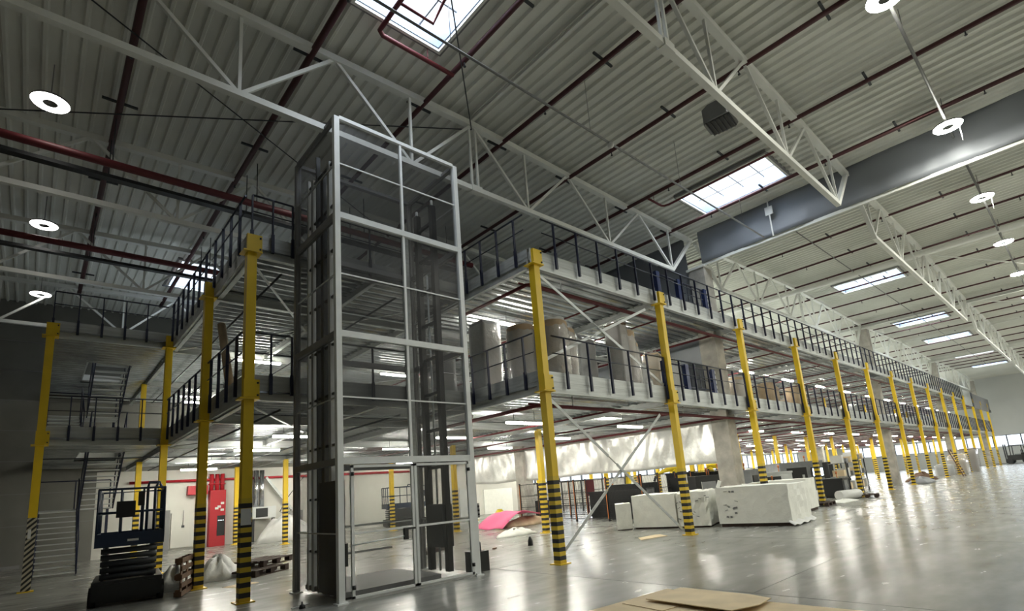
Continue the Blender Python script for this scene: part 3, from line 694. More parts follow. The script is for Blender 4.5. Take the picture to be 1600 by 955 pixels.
# ------------------------------------------------------------ goods lift
def lift():
    xa, xb, ya, yb, H = -4.28, -1.60, .52, 2.40, 8.56
    r = root('goods_lift', 'tall goods lift shaft with white frame and dark mesh panels', 'lift', (xa, ya, 0)); w = xb - xa; d = yb - ya; p = .10
    lv = [0.0, 2.2, 4.37, 6.58, H]
    for x, y, nm in ((0, 0, 'front'), (w, 0, 'front'), (0, d, 'rear'), (w, d, 'rear')):
        MB().box(x - p / 2, x + p / 2, y - p / 2, y + p / 2, 0.02, H).part('corner_post', 'liftwhite' if nm == 'front' else 'doorgrey', r)  # rear posts in grey, their dimness put into the colour
        MB().box(x - .09, x + .09, y - .09, y + .09, 0, .02).part('foot_plate', 'liftwhite', r)
    MB().box(w / 2 - .025, w / 2 + .025, -.03, .03, 2.2, H).part('centre_post', 'liftwhite', r)
    for i, z in enumerate(lv[1:]):
        h = .11 if i < 3 else .07
        MB().box(p / 2, w - p / 2, -.045, .045, z - h / 2, z + h / 2).part('front_rail', 'liftwhite', r)
        MB().box(p / 2, w - p / 2, d - .045, d + .045, z - h / 2, z + h / 2).part('rear_rail', 'doorgrey', r)  # rear and side rails: shade painted in by the darker grey
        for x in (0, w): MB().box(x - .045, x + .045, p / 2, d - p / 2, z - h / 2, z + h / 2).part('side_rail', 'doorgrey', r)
    for z in (3.27, 5.47, 7.62): MB().box(p / 2, w - p / 2, -.02, .0, z - .012, z + .012).part('glazing_bar', 'liftwhite', r)
    for z in (1.05, 3.27, 5.47, 7.62):
        for x in (0, w): MB().box(x - .015, x + .015, p / 2, d - p / 2, z - .01, z + .01).part('glazing_bar', 'galvbeam', r)
        MB().box(p / 2, w - p / 2, d - .015, d + .015, z - .01, z + .01).part('glazing_bar', 'galvbeam', r)
    for i in range(1, 4):
        for a, b in ((p / 2, w / 2 - .03), (w / 2 + .03, w - p / 2)): MB().box(a, b, .008, .012, lv[i] + .06, lv[i + 1] - .04).part('front_panel', 'liftmesh', r)
    for i in range(0, 4):
        for x in (0.0, w): MB().box(x - .002, x + .002, p / 2, d - p / 2, lv[i] + .06, lv[i + 1] - .06).part('side_panel', 'liftmesh', r)
        if i: MB().box(p / 2, w - p / 2, d - .002, d + .002, lv[i] + .06, lv[i + 1] - .06).part('rear_panel', 'liftmesh', r)
    MB().box(p / 2, w - p / 2, d - .002, d + .002, .1, 2.1).part('rear_panel', 'doormesh', r)
    MB().box(p / 2, w - p / 2, -.03, .03, .0, .045).part('sill', 'liftwhite', r)
    # double door
    for a, b, nm in ((.16, w / 2 - .012, 'left'), (w / 2 + .012, w - .12, 'right')):
        f = MB(); t = .045
        f.box(a, a + t, -.075, -.035, .05, 2.12); f.box(b - t, b, -.075, -.035, .05, 2.12); f.box(a, b, -.075, -.035, .05, .09); f.box(a, b, -.075, -.035, 2.08, 2.12); f.box(a, b, -.07, -.04, 1.02, 1.055)
        dr = f.part('door', 'liftwhite', r); MB().box(a + t, b - t, -.057, -.053, .09, 2.08).part('door_mesh', 'doormesh', dr)
        for z in (.22, 1.98): MB().lathe((a + .02 if nm == 'left' else b - .02, -.085, z - .03), [(0, 0), (.03, 0), (.03, .06), (0, .06)], 12).part('hinge', 'black', dr)
        if nm == 'left':
            MB().tube([(a - .02, -.10, .86), (b - .22, -.10, .90)], .012, 8).part('push_bar', 'liftwhite', dr)
            MB().box(b - .24, b - .17, -.13, -.07, .84, 1.02).box(b - .24, b - .02, -.12, -.08, 1.0, 1.03).part('latch', 'black', dr)
    MB().box(.05, .16, -.05, -.0, 0.05, 2.14).part('door_jamb', 'liftmesh', r); MB().box(.06, .10, -.06, -.03, .55, .9).part('closer', 'black', r)
    MB().box(w - .12, w - .05, -.05, 0, 0.05, 2.14).part('door_jamb', 'liftwhite', r)
    # cabin floor and side guards
    MB().box(.12, w - .75, .10, d - .12, .06, .14).part('platform', 'doorgrey', r)
    f = MB()
    for z in (.55, 1.05): f.box(.2, w - .8, d - .14, d - .10, z, z + .04)
    f.box(.2, .24, d - .14, d - .10, .14, 1.09); f.box(1.0, 1.05, d - .14, d - .10, .14, 2.1); f.part('cabin_frame', 'galvbeam', r)
    # vertical members inside the left side
    for y, zt, ww, mt in ((d - .28, 8.1, .06, 'liftwhite'), (d - .50, 8.0, .10, 'liftwhite'), (d - .72, 8.42, .04, 'darksteel'), (d - .98, 7.9, .12, 'darksteel'), (d - 1.28, 8.0, .10, 'liftwhite'), (.30, 7.7, .07, 'darksteel')):
        MB().box(.10, .18, y - ww / 2, y + ww / 2, .05, zt).part('guide_rail', mt, r)
    for k in range(9): MB().box(.12, .16, .3, d - .25, .7 + k * .9, .74 + k * .9).part('guide_tie', 'darksteel', r)
    MB().box(.06, .20, .25, d - .9, .08, 1.9).part('counter_guard', 'darksteel', r)
    # mast on the right side
    mx = w - .34
    for y, zt in ((.42, 7.7), (1.02, 7.72)):
        m_ = MB(); m_.box(mx - .05, mx + .06, y - .06, y + .06, .1, zt); m_.part('mast', 'black', r)
    MB().tube([(mx, .72, .1), (mx, .72, 6.2)], .022, 8).part('hydraulic_ram', 'galvbeam', r)
    MB().box(mx - .06, mx + .02, 1.45, 1.52, .1, 7.4).part('guide_rail', 'galvbeam', r)
    for k in range(10): MB().box(mx - .03, mx + .03, .42, 1.02, .55 + .75 * k, .61 + .75 * k).part('mast_rung', 'black', r)
    for y in (.42, 1.02): MB().lathe((mx, y, 7.7), [(0, 0), (.03, 0), (.03, .14), (0, .16)], 12).part('mast_cap', 'liftwhite', r)
    MB().box(mx - .12, mx + .12, .40, .95, .55, 1.35).part('carriage', 'darksteel', r)
    # control box on the right post
    c = MB(); c.box(w + .05, w + .12, -.03, .05, 1.05, 1.32); c.part('control_box', 'doorgrey', r)
    for k in range(3): MB().lathe((w + .085, -.045, 1.10 + .075 * k), [(0, 0), (.02, 0), (.02, .03), (0, .03)], 10).part('button', 'black', r)
lift()
r = root('power_pack', 'black box power pack with hoses standing right of the lift', 'power pack', (-1.18, .95, 0))
MB().box(-.24, .10, -.16, .18, .0, .38).part('tank', 'black', r); MB().lathe((-.05, 0, .38), [(0, 0), (.07, 0), (.07, .16), (.05, .18), (0, .18)], 14).part('motor', 'darksteel', r)
MB().tube([(-.12, .05, .40), (-.14, .06, .72), (-.05, .1, .84), (.04, .1, .78), (.05, .1, .60)], .014, 8).part('hose', 'black', r)
MB().lathe((-4.75, .85, 0), [(0, 0), (.05, 0), (.04, .05), (.015, .06), (.012, .1), (0, .1)], 12).thing('clamp', 'black', 'small black fitting on the floor by the lift corner', 'fitting')
MB().cbox((-4.72, 1.02, .008), (.34, .03, .012), math.radians(25)).thing('wood_strip', 'paper', 'pale strip lying on the floor left of the lift', 'strip')

# ------------------------------------------------------------ stairs at left
def stairs(name_label, z0, z1, xa, xb, y0, y1, steps, under=False):
    r = root('staircase', name_label, 'stairs', (xa, y0, z0)); w = xb - xa; L = y1 - y0; H = z1 - z0
    s = 1 if L > 0 else -1
    for x in (0, w):
        MB().bar((x, 0, .02), (x, L, H), .03, .24, up=(0, 0, 1)).part('stringer', 'navy', r)
        MB().tube([(x, 0, 1.0), (x, L, H + 1.0)], .02, 8).part('handrail', 'navy', r)
        for t in (0.02, .5, .98): MB().tube([(x, L * t, H * t + .05), (x, L * t, H * t + 1.0)], .016, 6).part('baluster', 'navy', r)
    tm = MB().box(.02, w - .02, -.12, .12, -.02, .015).mesh('tread', 'galvbeam')
    for k in range(steps):
        o = bpy.data.objects.new('tread', tm); COL.objects.link(o); o.parent = r; t = (k + .5) / steps; o.location = (0, L * t, H * t)
stairs('lower flight of steel stairs at far left rising from the floor', 0.0, 2.0, -7.78, -6.78, 13.75, 15.9, 12)
stairs('stair flight seen from below climbing to the lower deck behind the scissor lift', 2.0, 3.98, -6.72, -5.80, 15.9, 13.45, 11)
stairs('stair flight between the two decks at left, lower half', 4.0, 5.2, -7.78, -6.9, 13.75, 15.9, 8)
stairs('stair flight seen from below under the upper deck at left', 5.2, 6.85, -6.72, -5.80, 15.9, 13.45, 10)
for z, l in ((2.0, 'stair landing behind the lower flight at left'), (5.2, 'stair landing behind the upper railing at left')):
    r = root('stair_landing', l, 'landing', (-7.8, 15.95, z)); MB().box(0, 2.0, 0, 1.1, -.06, -.01).part('platform', 'galvbeam', r)
    for x in (.05, 1.95): MB().box(x - .04, x + .04, 1.0, 1.08, -2.0 if z < 3 else -1.15, -.06).part('leg', 'navy', r)
    f = MB(); f.tube([(0, 1.1, 1.0), (2, 1.1, 1.0)], .02); f.tube([(0, 1.1, 0), (0, 1.1, 1.0)], .02); f.tube([(1, 1.1, 0), (1, 1.1, 1.0)], .02); f.tube([(2, 1.1, 0), (2, 1.1, 1.0)], .02); f.part('handrail', 'navy', r)

MB().tube([(-4.6, 6.9, 6.30), (-4.6, 5.7, 4.05)], .10, 12).thing('leaning_tube', 'kraft', 'brown cardboard tube leaning between the two decks behind the left railing', 'tube')
# ------------------------------------------------------------ scissor lifts
def scissor(loc, rz, label, ph=1.05, s=1.0):
    r = root('scissor_lift', label, 'scissor lift', loc, rz=rz)
    b = MB(); b.box(-.62, .62, -.95, .95, .12, .45); b.box(-.66, .66, -.80, -.35, .05, .36); b.box(-.66, .66, .35, .80, .05, .36); b.box(-.5, .5, -.99, .99, .16, .40); b.part('chassis', 'black', r)
    for x in (-.60, .60):
        for y in (-.68, .68): MB().tube([(x - .07, y, .17), (x + .07, y, .17)], .17, 18).part('wheel', 'black', r)
    n = 5; dz = (ph - .48) / n
    for k in range(n):
        z0 = .46 + k * dz
        for sx in (-.45, .45):
            f = MB(); f.bar((sx, -.82, z0), (sx, .82, z0 + dz), .05, .07); f.bar((sx * .9, .82, z0), (sx * .9, -.82, z0 + dz), .05, .07); f.part('scissor_arm', 'darksteel', r)
        MB().tube([(-.5, -.82, z0 + dz * .5), (.5, -.82, z0 + dz * .5)], .05, 10).part('cross_tube', 'darksteel', r); MB().tube([(-.5, .82, z0), (.5, .82, z0)], .035, 8).part('cross_tube', 'darksteel', r)
    MB().box(-.60, .60, -.98, .98, ph, ph + .07).box(-.62, .62, -1.0, -.96, ph, ph + .24).box(-.62, .62, .96, 1.0, ph, ph + .24).box(-.62, -.58, -.96, .96, ph, ph + .24).box(.58, .62, -.96, .96, ph, ph + .24).part('platform', 'liftblue', r)
    g = MB(); T = ph + 1.05
    for x, y in [(-.6, -.97), (-.2, -.97), (.2, -.97), (.6, -.97), (-.6, .97), (-.2, .97), (.2, .97), (.6, .97), (-.6, -.35), (-.6, .35), (.6, -.35), (.6, .35)]: g.tube([(x, y, ph + .2), (x, y, T)], .02, 8)
    for z in (T, ph + .62): g.tube([(-.6, -.97, z), (.6, -.97, z), (.6, .97, z), (-.6, .97, z), (-.6, -.97, z)], .02, 8)
    g.part('guard_rail', 'liftblue', r)
    e = MB(); e.tube([(.28, -.6, ph + .2), (.28, -.6, T + .02), (.30, -.5, T + .12), (.5, -.4, T + .12), (.56, -.35, T)], .028, 8); e.tube([(.42, -.6, ph + .2), (.42, -.6, T), (.48, -.5, T + .1)], .028, 8); e.part('gate_frame', 'liftblue', r)
    MB().box(-.28, .06, -1.06, -.92, ph + .52, ph + .82).box(.10, .22, -1.05, -.94, ph + .72, ph + .98).part('control_box', 'black', r)
    MB().box(-.05, .15, -1.003, -1.0, ph + .08, ph + .12).part('label_plate', 'paper', r)
    return r
sl = scissor((-6.42, 5.55, 0), math.radians(-6.5), 'dark blue scissor lift with low platform standing at left'); sl.scale = (.86, .85, 1)
scissor((6.4, 16.8, 0), math.radians(75), 'second scissor lift far back, seen through the lift door mesh', ph=1.0)

# ------------------------------------------------------------ pallets and floor clutter at left
def pallet(loc, rz, label, mt='wooddark', tilt=None, deckn=5, group=None):
    r = root('wooden_pallet', label, 'pallet', loc, group, rz)
    if tilt: r.rotation_euler = tilt
    for k in range(deckn): MB().box(-.6, .6, -.4 + k * .175, -.4 + k * .175 + .10, .122, .144).part('deck_board', mt, r)
    for x in (-.6, -.07, .46): MB().box(x, x + .14, -.4, .4, .1, .122).part('stringer_board', mt, r)
    for x in (-.6, -.07, .46):
        for y in (-.4, -.07, .26): MB().box(x, x + .14, y, y + .14, .022, .1).part('block', mt, r)
    for y in (-.4, -.05, .30): MB().box(-.6, .6, y, y + .1, 0, .022).part('skid', mt, r)
    return r
p_ = pallet((-5.28, 5.25, .4), 0, 'brown wooden pallet standing on its side between two yellow columns', 'wood', tilt=(math.radians(90), 0, math.radians(68)))
p_.location = (-5.62, 4.95, .37); p_.scale = (.9, .88, .9)
pallet((-3.75, 6.35, 0), math.radians(35), 'dark flat wooden pallet lying on the floor left of the lift')
pallet((-3.45, 6.9, .15), math.radians(38), 'second dark pallet resting askew on the flat one')
def heap(loc, pts, h, mt, label, cat, name, seed, n=26, hump=1.0):
    """crumpled sheet: closed surface over an outline"""
    rnd = random.Random(seed); mb = MB(); cx = sum(p[0] for p in pts) / len(pts); cy = sum(p[1] for p in pts) / len(pts); R = 7; m_ = len(pts); sub = 4; ring = []
    for i in range(m_):
        for s in range(sub):
            t = s / sub; a = pts[i]; b = pts[(i + 1) % m_]; ring.append((a[0] * (1 - t) + b[0] * t, a[1] * (1 - t) + b[1] * t))
    N = len(ring); vs = []
    for j in range(R + 1):
        t = j / R
        for i, (x, y) in enumerate(ring):
            z = h * (math.sin(t * 1.57) ** .7) * (1 + .25 * math.sin(i * 1.7 + seed) + rnd.uniform(-.12, .12)) if j else 0.0
            k = 1 - t; vs.append((cx + (x - cx) * k + rnd.uniform(-.02, .02) * (j > 0), cy + (y - cy) * k + rnd.uniform(-.02, .02) * (j > 0), max(z, 0.0)))
    fs = [(j * N + i, j * N + (i + 1) % N, (j + 1) * N + (i + 1) % N, (j + 1) * N + i) for j in range(R) for i in range(N)]
    fs.append(tuple(range(N))[::-1]); mb.add(vs, fs, True)
    return mb.thing(name, mt, label, cat, loc)
heap((-5.55, 5.9, 0), [(-.35, -.35), (.1, -.45), (.45, -.1), (.4, .4), (-.1, .5), (-.4, .2)], .42, 'plastic', 'white plastic sheet crumpled behind the upright pallet', 'plastic sheet', 'plastic_sheet', 1)
heap((-4.55, 6.5, 0), [(-.45, -.35), (.1, -.4), (.5, -.1), (.35, .35), (-.2, .45), (-.5, .1)], .45, 'plastic', 'white translucent plastic heap beside the flat dark pallet', 'plastic sheet', 'plastic_sheet', 2)
MB().prism([(-.3, -.2), (.3, -.25), (.32, .15), (-.22, .2)], .0, .006).thing('cardboard_sheet', 'card', 'thin scrap of board on the floor between the yellow columns', 'cardboard', (-4.6, 4.8, 0), rz=.5)

# ------------------------------------------------------------ back wall area left
r = root('fire_cabinet', 'tall red sprinkler control cabinet on the white back wall', 'cabinet', (-1.55, 20.0, 0))
MB().box(-.32, .32, -.25, .15, 0, 2.5).part('body', 'redbright', r); MB().box(-.02, .30, -.27, -.24, .45, 1.35).part('control_panel', 'black', r)
for i, (x, z) in enumerate(((.05, 1.75), (.18, 1.9), (-.05, 1.68), (.18, 1.6))): MB().box(x - .07, x + .07, -.256, -.25, z - .05, z + .05).part('label_plate', 'paper', r)
for k in range(4): MB().box(.02 + .065 * k, .05 + .065 * k, -.275, -.27, 1.12, 1.15).part('indicator', 'screen', r)
r = root('sprinkler_valves', 'cluster of red vertical pipes rising above the control cabinet', 'pipes', (-1.55, 19.95, 2.5))
for k, x in enumerate((-.25, -.02, .2)): MB().tube([(x, 0, 0), (x, 0, .75)], .09, 12).part('riser', 'redbright', r); MB().tube([(x, 0, .25), (x, 0, .32)], .13, 12).part('flange', 'redbright', r)
MB().box(-2.75, -1.95, 19.85, 20.195, 2.35, 2.75).thing('pipe_box', 'redbright', 'red box beside the valve pipes on the back wall', 'box')
MB().box(-2.28, -1.95, 20.05, 20.19, 1.05, 1.5).thing('alarm_box', 'redbright', 'small red alarm box left of the control cabinet', 'alarm box')
struct(MB().box(-4.15, -3.35, 20.12, 20.19, 0, 1.75), 'door_1', 'doorgrey')
struct(MB().box(12.4, 13.4, 20.12, 20.19, 0, 1.75), 'door_2', 'farwall')
struct(MB().box(14.4, 16.9, 20.13, 20.19, 0, 1.6), 'door_3', 'foam')
struct(MB().box(-3.3, -1.95, 20.10, 20.19, 0.1, 1.6), 'door_4', 'wall')
MB().box(-2.9, -2.8, 20.04, 20.1, .95, 1.05).tube([(-2.85, 20.08, 1.05), (-2.85, 20.08, 1.7)], .01, 6).thing('wall_switch', 'darksteel', 'small dark switch with a cable on the white sliding door', 'switch')
for k, x in enumerate((-.15, .12, .38)): MB().tube([(x, 19.9, 1.55), (x, 19.9, 3.35)], .11, 14).thing('silver_duct', 'duct', ['left', 'middle', 'right'][k] + ' one of three shiny vertical ducts at the back wall', 'duct')
r = root('air_conditioner', 'grey outdoor air conditioning unit at the back wall below the ducts', 'air conditioner', (.35, 19.75, 1.05))
MB().box(-.45, .6, -.2, .2, 0, .55).part('casing', 'farwall', r); MB().box(-.32, .22, -.215, -.2, .06, .48).part('fan_grille', 'black', r)
MB().box(-.42, -.36, -.15, .15, -1.05, 0).box(.5, .56, -.15, .15, -1.05, 0).part('stand', 'darksteel', r)
MB().box(1.2, 2.0, 18.9, 19.4, .45, 1.3).box(1.25, 1.3, 18.95, 19.35, 0, .45).box(1.9, 1.95, 18.95, 19.35, 0, .45).thing('wall_unit', 'doorgrey', 'dark blue-grey box unit left of the lift tower by the back wall', 'unit')
heap((.8, 17.9, 0), [(-1.3, -.3), (.2, -.6), (1.4, -.2), (1.3, .5), (-.1, .7), (-1.1, .5)], .95, 'plastic', 'white sheet draped over a heap at the back wall', 'sheet', 'dust_sheet', 5)
MB().tube([(2.3, 18.4, 3.2), (1.9, 18.5, 2.9), (1.2, 18.8, 1.9), (.95, 19.0, 1.3), (1.2, 19.0, 1.15), (1.5, 19.0, 1.35)], .018, 6).thing('hanging_cable', 'black', 'black cable hanging in a loop left of the lift', 'cable')
MB().bar((2.6, 20.0, .4), (.6, 20.0, 3.0), .12, .12).thing('inclined_rail', 'galvbeam', 'grey inclined rail on the back wall behind the cable', 'rail')
MB().tube([(9.9, 15.5, 3.4), (9.8, 15.45, 2.8), (9.95, 15.42, 2.2), (9.9, 15.4, 1.4)], .015, 6).thing('hanging_cable', 'black', 'black cable hanging beside the banded column left of the pink sheet', 'cable')

# ------------------------------------------------------------ middle floor clutter
def wavy(loc, L, Wd, rz, mt, label, name, cat, f, th=.012, n=24):
    mb = MB(); vs = []
    for s in (0, 1):
        for i in range(n + 1):
            for j in range(9): u = i / n; v = j / 8; vs.append(((u - .5) * L, (v - .5) * Wd, f(u, v) + s * th))
    N = (n + 1) * 9; fs = []
    for i in range(n):
        for j in range(8):
            a = i * 9 + j; fs += [(a, a + 1, a + 10, a + 9), (a + N, a + 9 + N, a + 10 + N, a + 1 + N)]
    for i in range(n):
        a = i * 9; fs += [(a, a + 9, a + 9 + N, a + N), (a + 8, a + 8 + N, a + 17 + N, a + 17)]
    for j in range(8): fs += [(j, j + N, j + 1 + N, j + 1), (n * 9 + j, n * 9 + j + 1, n * 9 + j + 1 + N, n * 9 + j + N)]
    return mb.add(vs, fs, True).thing(name, mt, label, cat, loc, rz=rz)
wavy((6.75, 9.1, .0), 2.5, 1.5, math.radians(8), 'pink', 'pink foam sheet draped over boards on the floor', 'foam_sheet', 'foam sheet', lambda u, v: .02 + .60 * max(0, math.sin(min(1, u * 1.6 + .02) * 1.57)) * (1 - .62 * max(0, u - .55)) + .03 * math.sin(v * 9 + u * 4))
heap((7.6, 9.0, 0), [(-1.4, -.45), (1.4, -.5), (1.5, .4), (-1.2, .5)], .30, 'kraft', 'stack of brown boards under the pink sheet', 'boards', 'board_stack', 8)
heap((4.2, 6.0, 0), [(-1.0, -.3), (.1, -.5), (1.0, -.2), (.9, .4), (-.3, .5)], .2, 'foam', 'crumpled white sheet on the floor in front of the pink sheet', 'sheet', 'white_sheet', 9)
MB().lathe((8.7, 11.9, 0), [(0, 0), (.2, 0), (.24, .2), (.24, .45), (.12, .62), (0, .62)], 18).thing('yellow_barrel', 'robot', 'small yellow drum standing behind the pink sheet', 'drum')
MB().lathe((2.2, 3.05, 0), [(0, 0), (.07, 0), (.07, .12), (.03, .22), (.015, .24), (0, .24)], 14).thing('small_bottle', 'black', 'small black bottle-shaped object standing alone on the floor', 'bottle')
MB().cbox((1.35, 3.55, .02), (.16, .07, .03), .5).thing('wood_offcut', 'wood', 'tiny dark offcut on the floor left of the black bottle', 'offcut')
MB().cbox((0.95, 3.6, .02), (.14, .05, .03), .1).thing('wood_offcut', 'wood', 'tiny scrap on the floor nearer the lift', 'offcut')
r = root('timber_scraps', 'brown timber offcuts lying on the floor right behind the lift', 'timber', (.3, 5.0, 0), rz=math.radians(28))
for a in ((-.5, -.15, 1.1, .12), (-.3, .05, 1.2, .1), (.1, -.05, .9, .14)): MB().box(a[0], a[0] + a[2], a[1], a[1] + a[3], .0 if a[1] < 0 else .0, .09).part('plank', 'wooddark', r)
MB().prism([(-.62, -.18), (.35, -.34), (.6, .05), (.5, .16), (-.2, .2)], 0, .012).thing('cardboard_sheet', 'card', 'flat brown board on the floor in front of the foam blocks', 'cardboard', (4.35, .72, 0))

# ------------------------------------------------------------ foam blocks on pallets
def foam_block(poly, z0, z1, label, rough=.0, seed=1, pal=True):
    rnd = random.Random(seed); cx = sum(p[0] for p in poly) / 4; cy = sum(p[1] for p in poly) / 4
    r = root('foam_block', label, 'foam block', (cx, cy, 0)); mb = MB(); n = 10; ring = []
    for i in range(4):
        a, b = poly[i], poly[(i + 1) % 4]
        for s in range(n): t = s / n; ring.append((a[0] * (1 - t) + b[0] * t - cx, a[1] * (1 - t) + b[1] * t - cy, i))
    N = len(ring); H = 6; vs = []
    for j in range(H + 1):
        for i, (x, y, side) in enumerate(ring):
            k = 1 + rnd.uniform(-1, 1) * (.006 + (rough if (side == 1 or side == 3) else rough * .25)); z = z0 + (z1 - z0) * j / H
            if j == H: z += rnd.uniform(-1, 1) * (.012 + rough * .4)
            vs.append((x * k, y * k, z))
    fs = [(j * N + i, j * N + (i + 1) % N, (j + 1) * N + (i + 1) % N, (j + 1) * N + i) for j in range(H) for i in range(N)]
    fs.append(tuple(range(N))[::-1]); fs.append(tuple(H * N + i for i in range(N))); mb.add(vs, fs); mb.part('foam', 'foam', r)
    if pal: MB().prism([((p[0] - cx) * .95, (p[1] - cy) * .95) for p in poly], .0, z0 - .005).part('pallet_base', 'wooddark', r)
    return r
foam_block([(5.74, 2.80), (6.17, 2.52), (6.9, 3.1), (6.45, 3.35)], .03, .80, 'small white foam block at the left end of the row', seed=1)
foam_block([(6.22, 2.50), (6.60, 1.20), (8.2, 1.75), (7.7, 3.0)], .05, 1.02, 'white foam block second from the left, with a flat smooth face', .0, 2)
fb_torn = foam_block([(6.58, 1.12), (6.88, .28), (8.6, .8), (8.25, 1.62)], .05, 1.04, 'torn white foam block with a ragged edge behind the banded column', .07, 3)
fb_big = foam_block([(6.90, .02), (7.28, -1.86), (9.05, -1.74), (8.75, .55)], .09, 1.10, 'largest white foam block, nearest the right, on a pallet', .012, 4)
foam_block([(9.4, .35), (11.9, -.72), (13.1, -.6), (12.6, .55)], .09, 1.12, 'long low foam block behind the largest one at the right end', .01, 5)
tr = MB(); rnd = random.Random(5)
for k in range(16):
    t = rnd.random(); px, py = 6.58 + (6.88 - 6.58) * t - .035, 1.12 + (.28 - 1.12) * t; z = rnd.uniform(.25, .95)
    tr.bar((px - fb_torn.location.x, py - fb_torn.location.y, z), (px - fb_torn.location.x + rnd.uniform(-.02, .02), py - fb_torn.location.y - rnd.uniform(.03, .09), z + rnd.uniform(-.04, .04)), .03, rnd.uniform(.01, .025))
tr.part('slit_shade', 'doorgrey', fb_torn); tr = MB()  # grey bars paint the shade inside slits torn in the foam
for k in range(14):
    t = rnd.uniform(.03, .28); px, py = 6.90 + .38 * t - .012, .02 - 1.88 * t; z = rnd.uniform(.25, 1.0); px -= fb_big.location.x; py -= fb_big.location.y; tr.bar((px, py, z), (px + .015, py - rnd.uniform(.03, .1), z + rnd.uniform(-.03, .03)), .03, rnd.choice((.008, .012, .05)))
tr.part('slit_shade', 'doorgrey', fb_big)  # same painted slit shade on the largest block
for k, (x, y, z, a) in enumerate(((6.95, .42, 1.16, .5), (7.15, .05, 1.18, -.6), (6.72, .75, 1.13, 1.0))):
    MB().bar((x, y, z - .08), (x + .1 * math.cos(a), y + .1 * math.sin(a), z + .13), .11, .015, up=(math.sin(a), -math.cos(a), 0)).thing('foam_scrap', 'foam', ['upright white scrap on top of the torn foam block', 'leaning white strip between the torn and the largest foam block', 'small torn white piece left on top of the foam'][k], 'foam scrap')
wavy((8.0, -1.86, .0), 1.9, .16, .05, 'plastic', 'loose white film hanging at the foot of the largest foam block', 'loose_film', 'film', lambda u, v: .03 + .10 * v + .02 * math.sin(u * 20))

# ------------------------------------------------------------ cardboard in the foreground
def board(poly, z, th, label, name='cardboard_sheet', lift_=None):
    r = root(name, label, 'cardboard', (0, 0, 0)); zz = [z + (lift_[i] if lift_ else 0) for i in range(len(poly))]
    MB().prism(poly, zz, th).part('sheet', 'card', r)
    return r
board([(-1.20, -3.30), (-2.95, -3.15), (-3.2, -4.4), (-1.5, -4.5)], .0, .008, 'large flat cardboard lying lowest at the bottom of the photo')
board([(-1.1, -3.45), (-2.25, -3.30), (-2.35, -3.95), (-1.2, -4.1)], .009, .008, 'cardboard sheet sticking out to the left under the top one')
board([(-1.35, -4.55), (-1.32, -6.3), (-2.6, -6.4), (-2.7, -4.5)], .0, .008, 'cardboard sheet at the bottom right edge of the pile')
board([(-2.05, -3.52), (-1.16, -3.53), (-1.23, -4.5), (-1.36, -4.80), (-1.78, -4.84), (-2.12, -4.68)], .025, .01, 'top cardboard sheet with a cut corner and dark edge', lift_=[.02, 0, .01, .02, .03, .02])

# ------------------------------------------------------------ wrapped goods on the lower deck
ZD = ZL[1] - .05
def roll(x, y, r_, h, label, mt='kraft', film=True, z=ZD):
    o = root('wrapped_roll', label, 'roll', (x, y, z))
    MB().lathe((0, 0, 0), [(0, 0), (r_, 0), (r_ * 1.01, .04), (r_, h * .5), (r_ * 1.01, h - .04), (r_ * .9, h), (.06, h), (.06, h - .05), (0, h - .05)], 26).part('roll_body', mt, o)
    if film:
        rnd = random.Random(int(x * 100)); f = MB(); n = 20; pr = [0, .25, .5, .8, h * .6, h * .85, h + .03]
        vs = [((r_ + .03 + rnd.uniform(-.015, .02)) * math.cos(6.2832 * k / n) * (1 if j < 6 else .8), (r_ + .03 + rnd.uniform(-.015, .02)) * math.sin(6.2832 * k / n) * (1 if j < 6 else .8), min(z_, h + .03) + (rnd.uniform(0, .05) if j == 6 else 0)) for j, z_ in enumerate(sorted(pr)) for k in range(n)]
        f.add(vs, [(j * n + k, j * n + (k + 1) % n, (j + 1) * n + (k + 1) % n, (j + 1) * n + k) for j in range(6) for k in range(n)], True); f.part('film', 'film', o)
def wbox(x, y, w, d, h, label, mt='card', z=ZD, rz=0, parts=1):
    o = root('wrapped_carton', label, 'carton', (x, y, z), rz=rz)
    for k in range(parts): MB().box(-w / 2 + k * w / parts + .005, -w / 2 + (k + 1) * w / parts - .005, -d / 2, d / 2, .12, h - .03 * (k % 2)).part('carton', mt, o)
    MB().box(-w / 2, w / 2, -d / 2, d / 2, 0, .1).part('pallet_base', 'wood', o)
    rnd = random.Random(int(x * 77)); f = MB(); n = 6; ring = []
    cs = [(-w / 2, -d / 2), (w / 2, -d / 2), (w / 2, d / 2), (-w / 2, d / 2)]
    for i in range(4):
        for s in range(n): t = s / n; ring.append((cs[i][0] * (1 - t) + cs[(i + 1) % 4][0] * t, cs[i][1] * (1 - t) + cs[(i + 1) % 4][1] * t))
    N = len(ring); vs = []
    for j in range(6):
        for (a, b) in ring: k = 1.04 + rnd.uniform(-.02, .03); vs.append((a * k * (1 if j < 5 else .7), b * k * (1 if j < 5 else .7), min(h * j / 4.2, h + .04) + (rnd.uniform(0, .08) if j == 5 else 0)))
    f.add(vs, [(j * N + i, j * N + (i + 1) % N, (j + 1) * N + (i + 1) % N, (j + 1) * N + i) for j in range(5) for i in range(N)], True); f.part('film', 'film', o)
wbox(.55, 4.6, .7, .7, 1.65, 'dark film-wrapped pallet at the lift end of the lower deck', 'machine')
wbox(1.3, 3.3, .62, .6, 2.25, 'tall grey film-wrapped stack reaching up to the upper deck', 'machine')
roll(1.25, 1.75, .38, 1.70, 'brown wrapped roll left of the corner column, on the lower deck')
roll(1.75, 1.1, .38, 1.72, 'broad pale wrapped roll behind the corner column', 'kraft')
roll(2.5, 1.45, .34, 1.72, 'pale wrapped roll just right of the corner column', 'kraft')
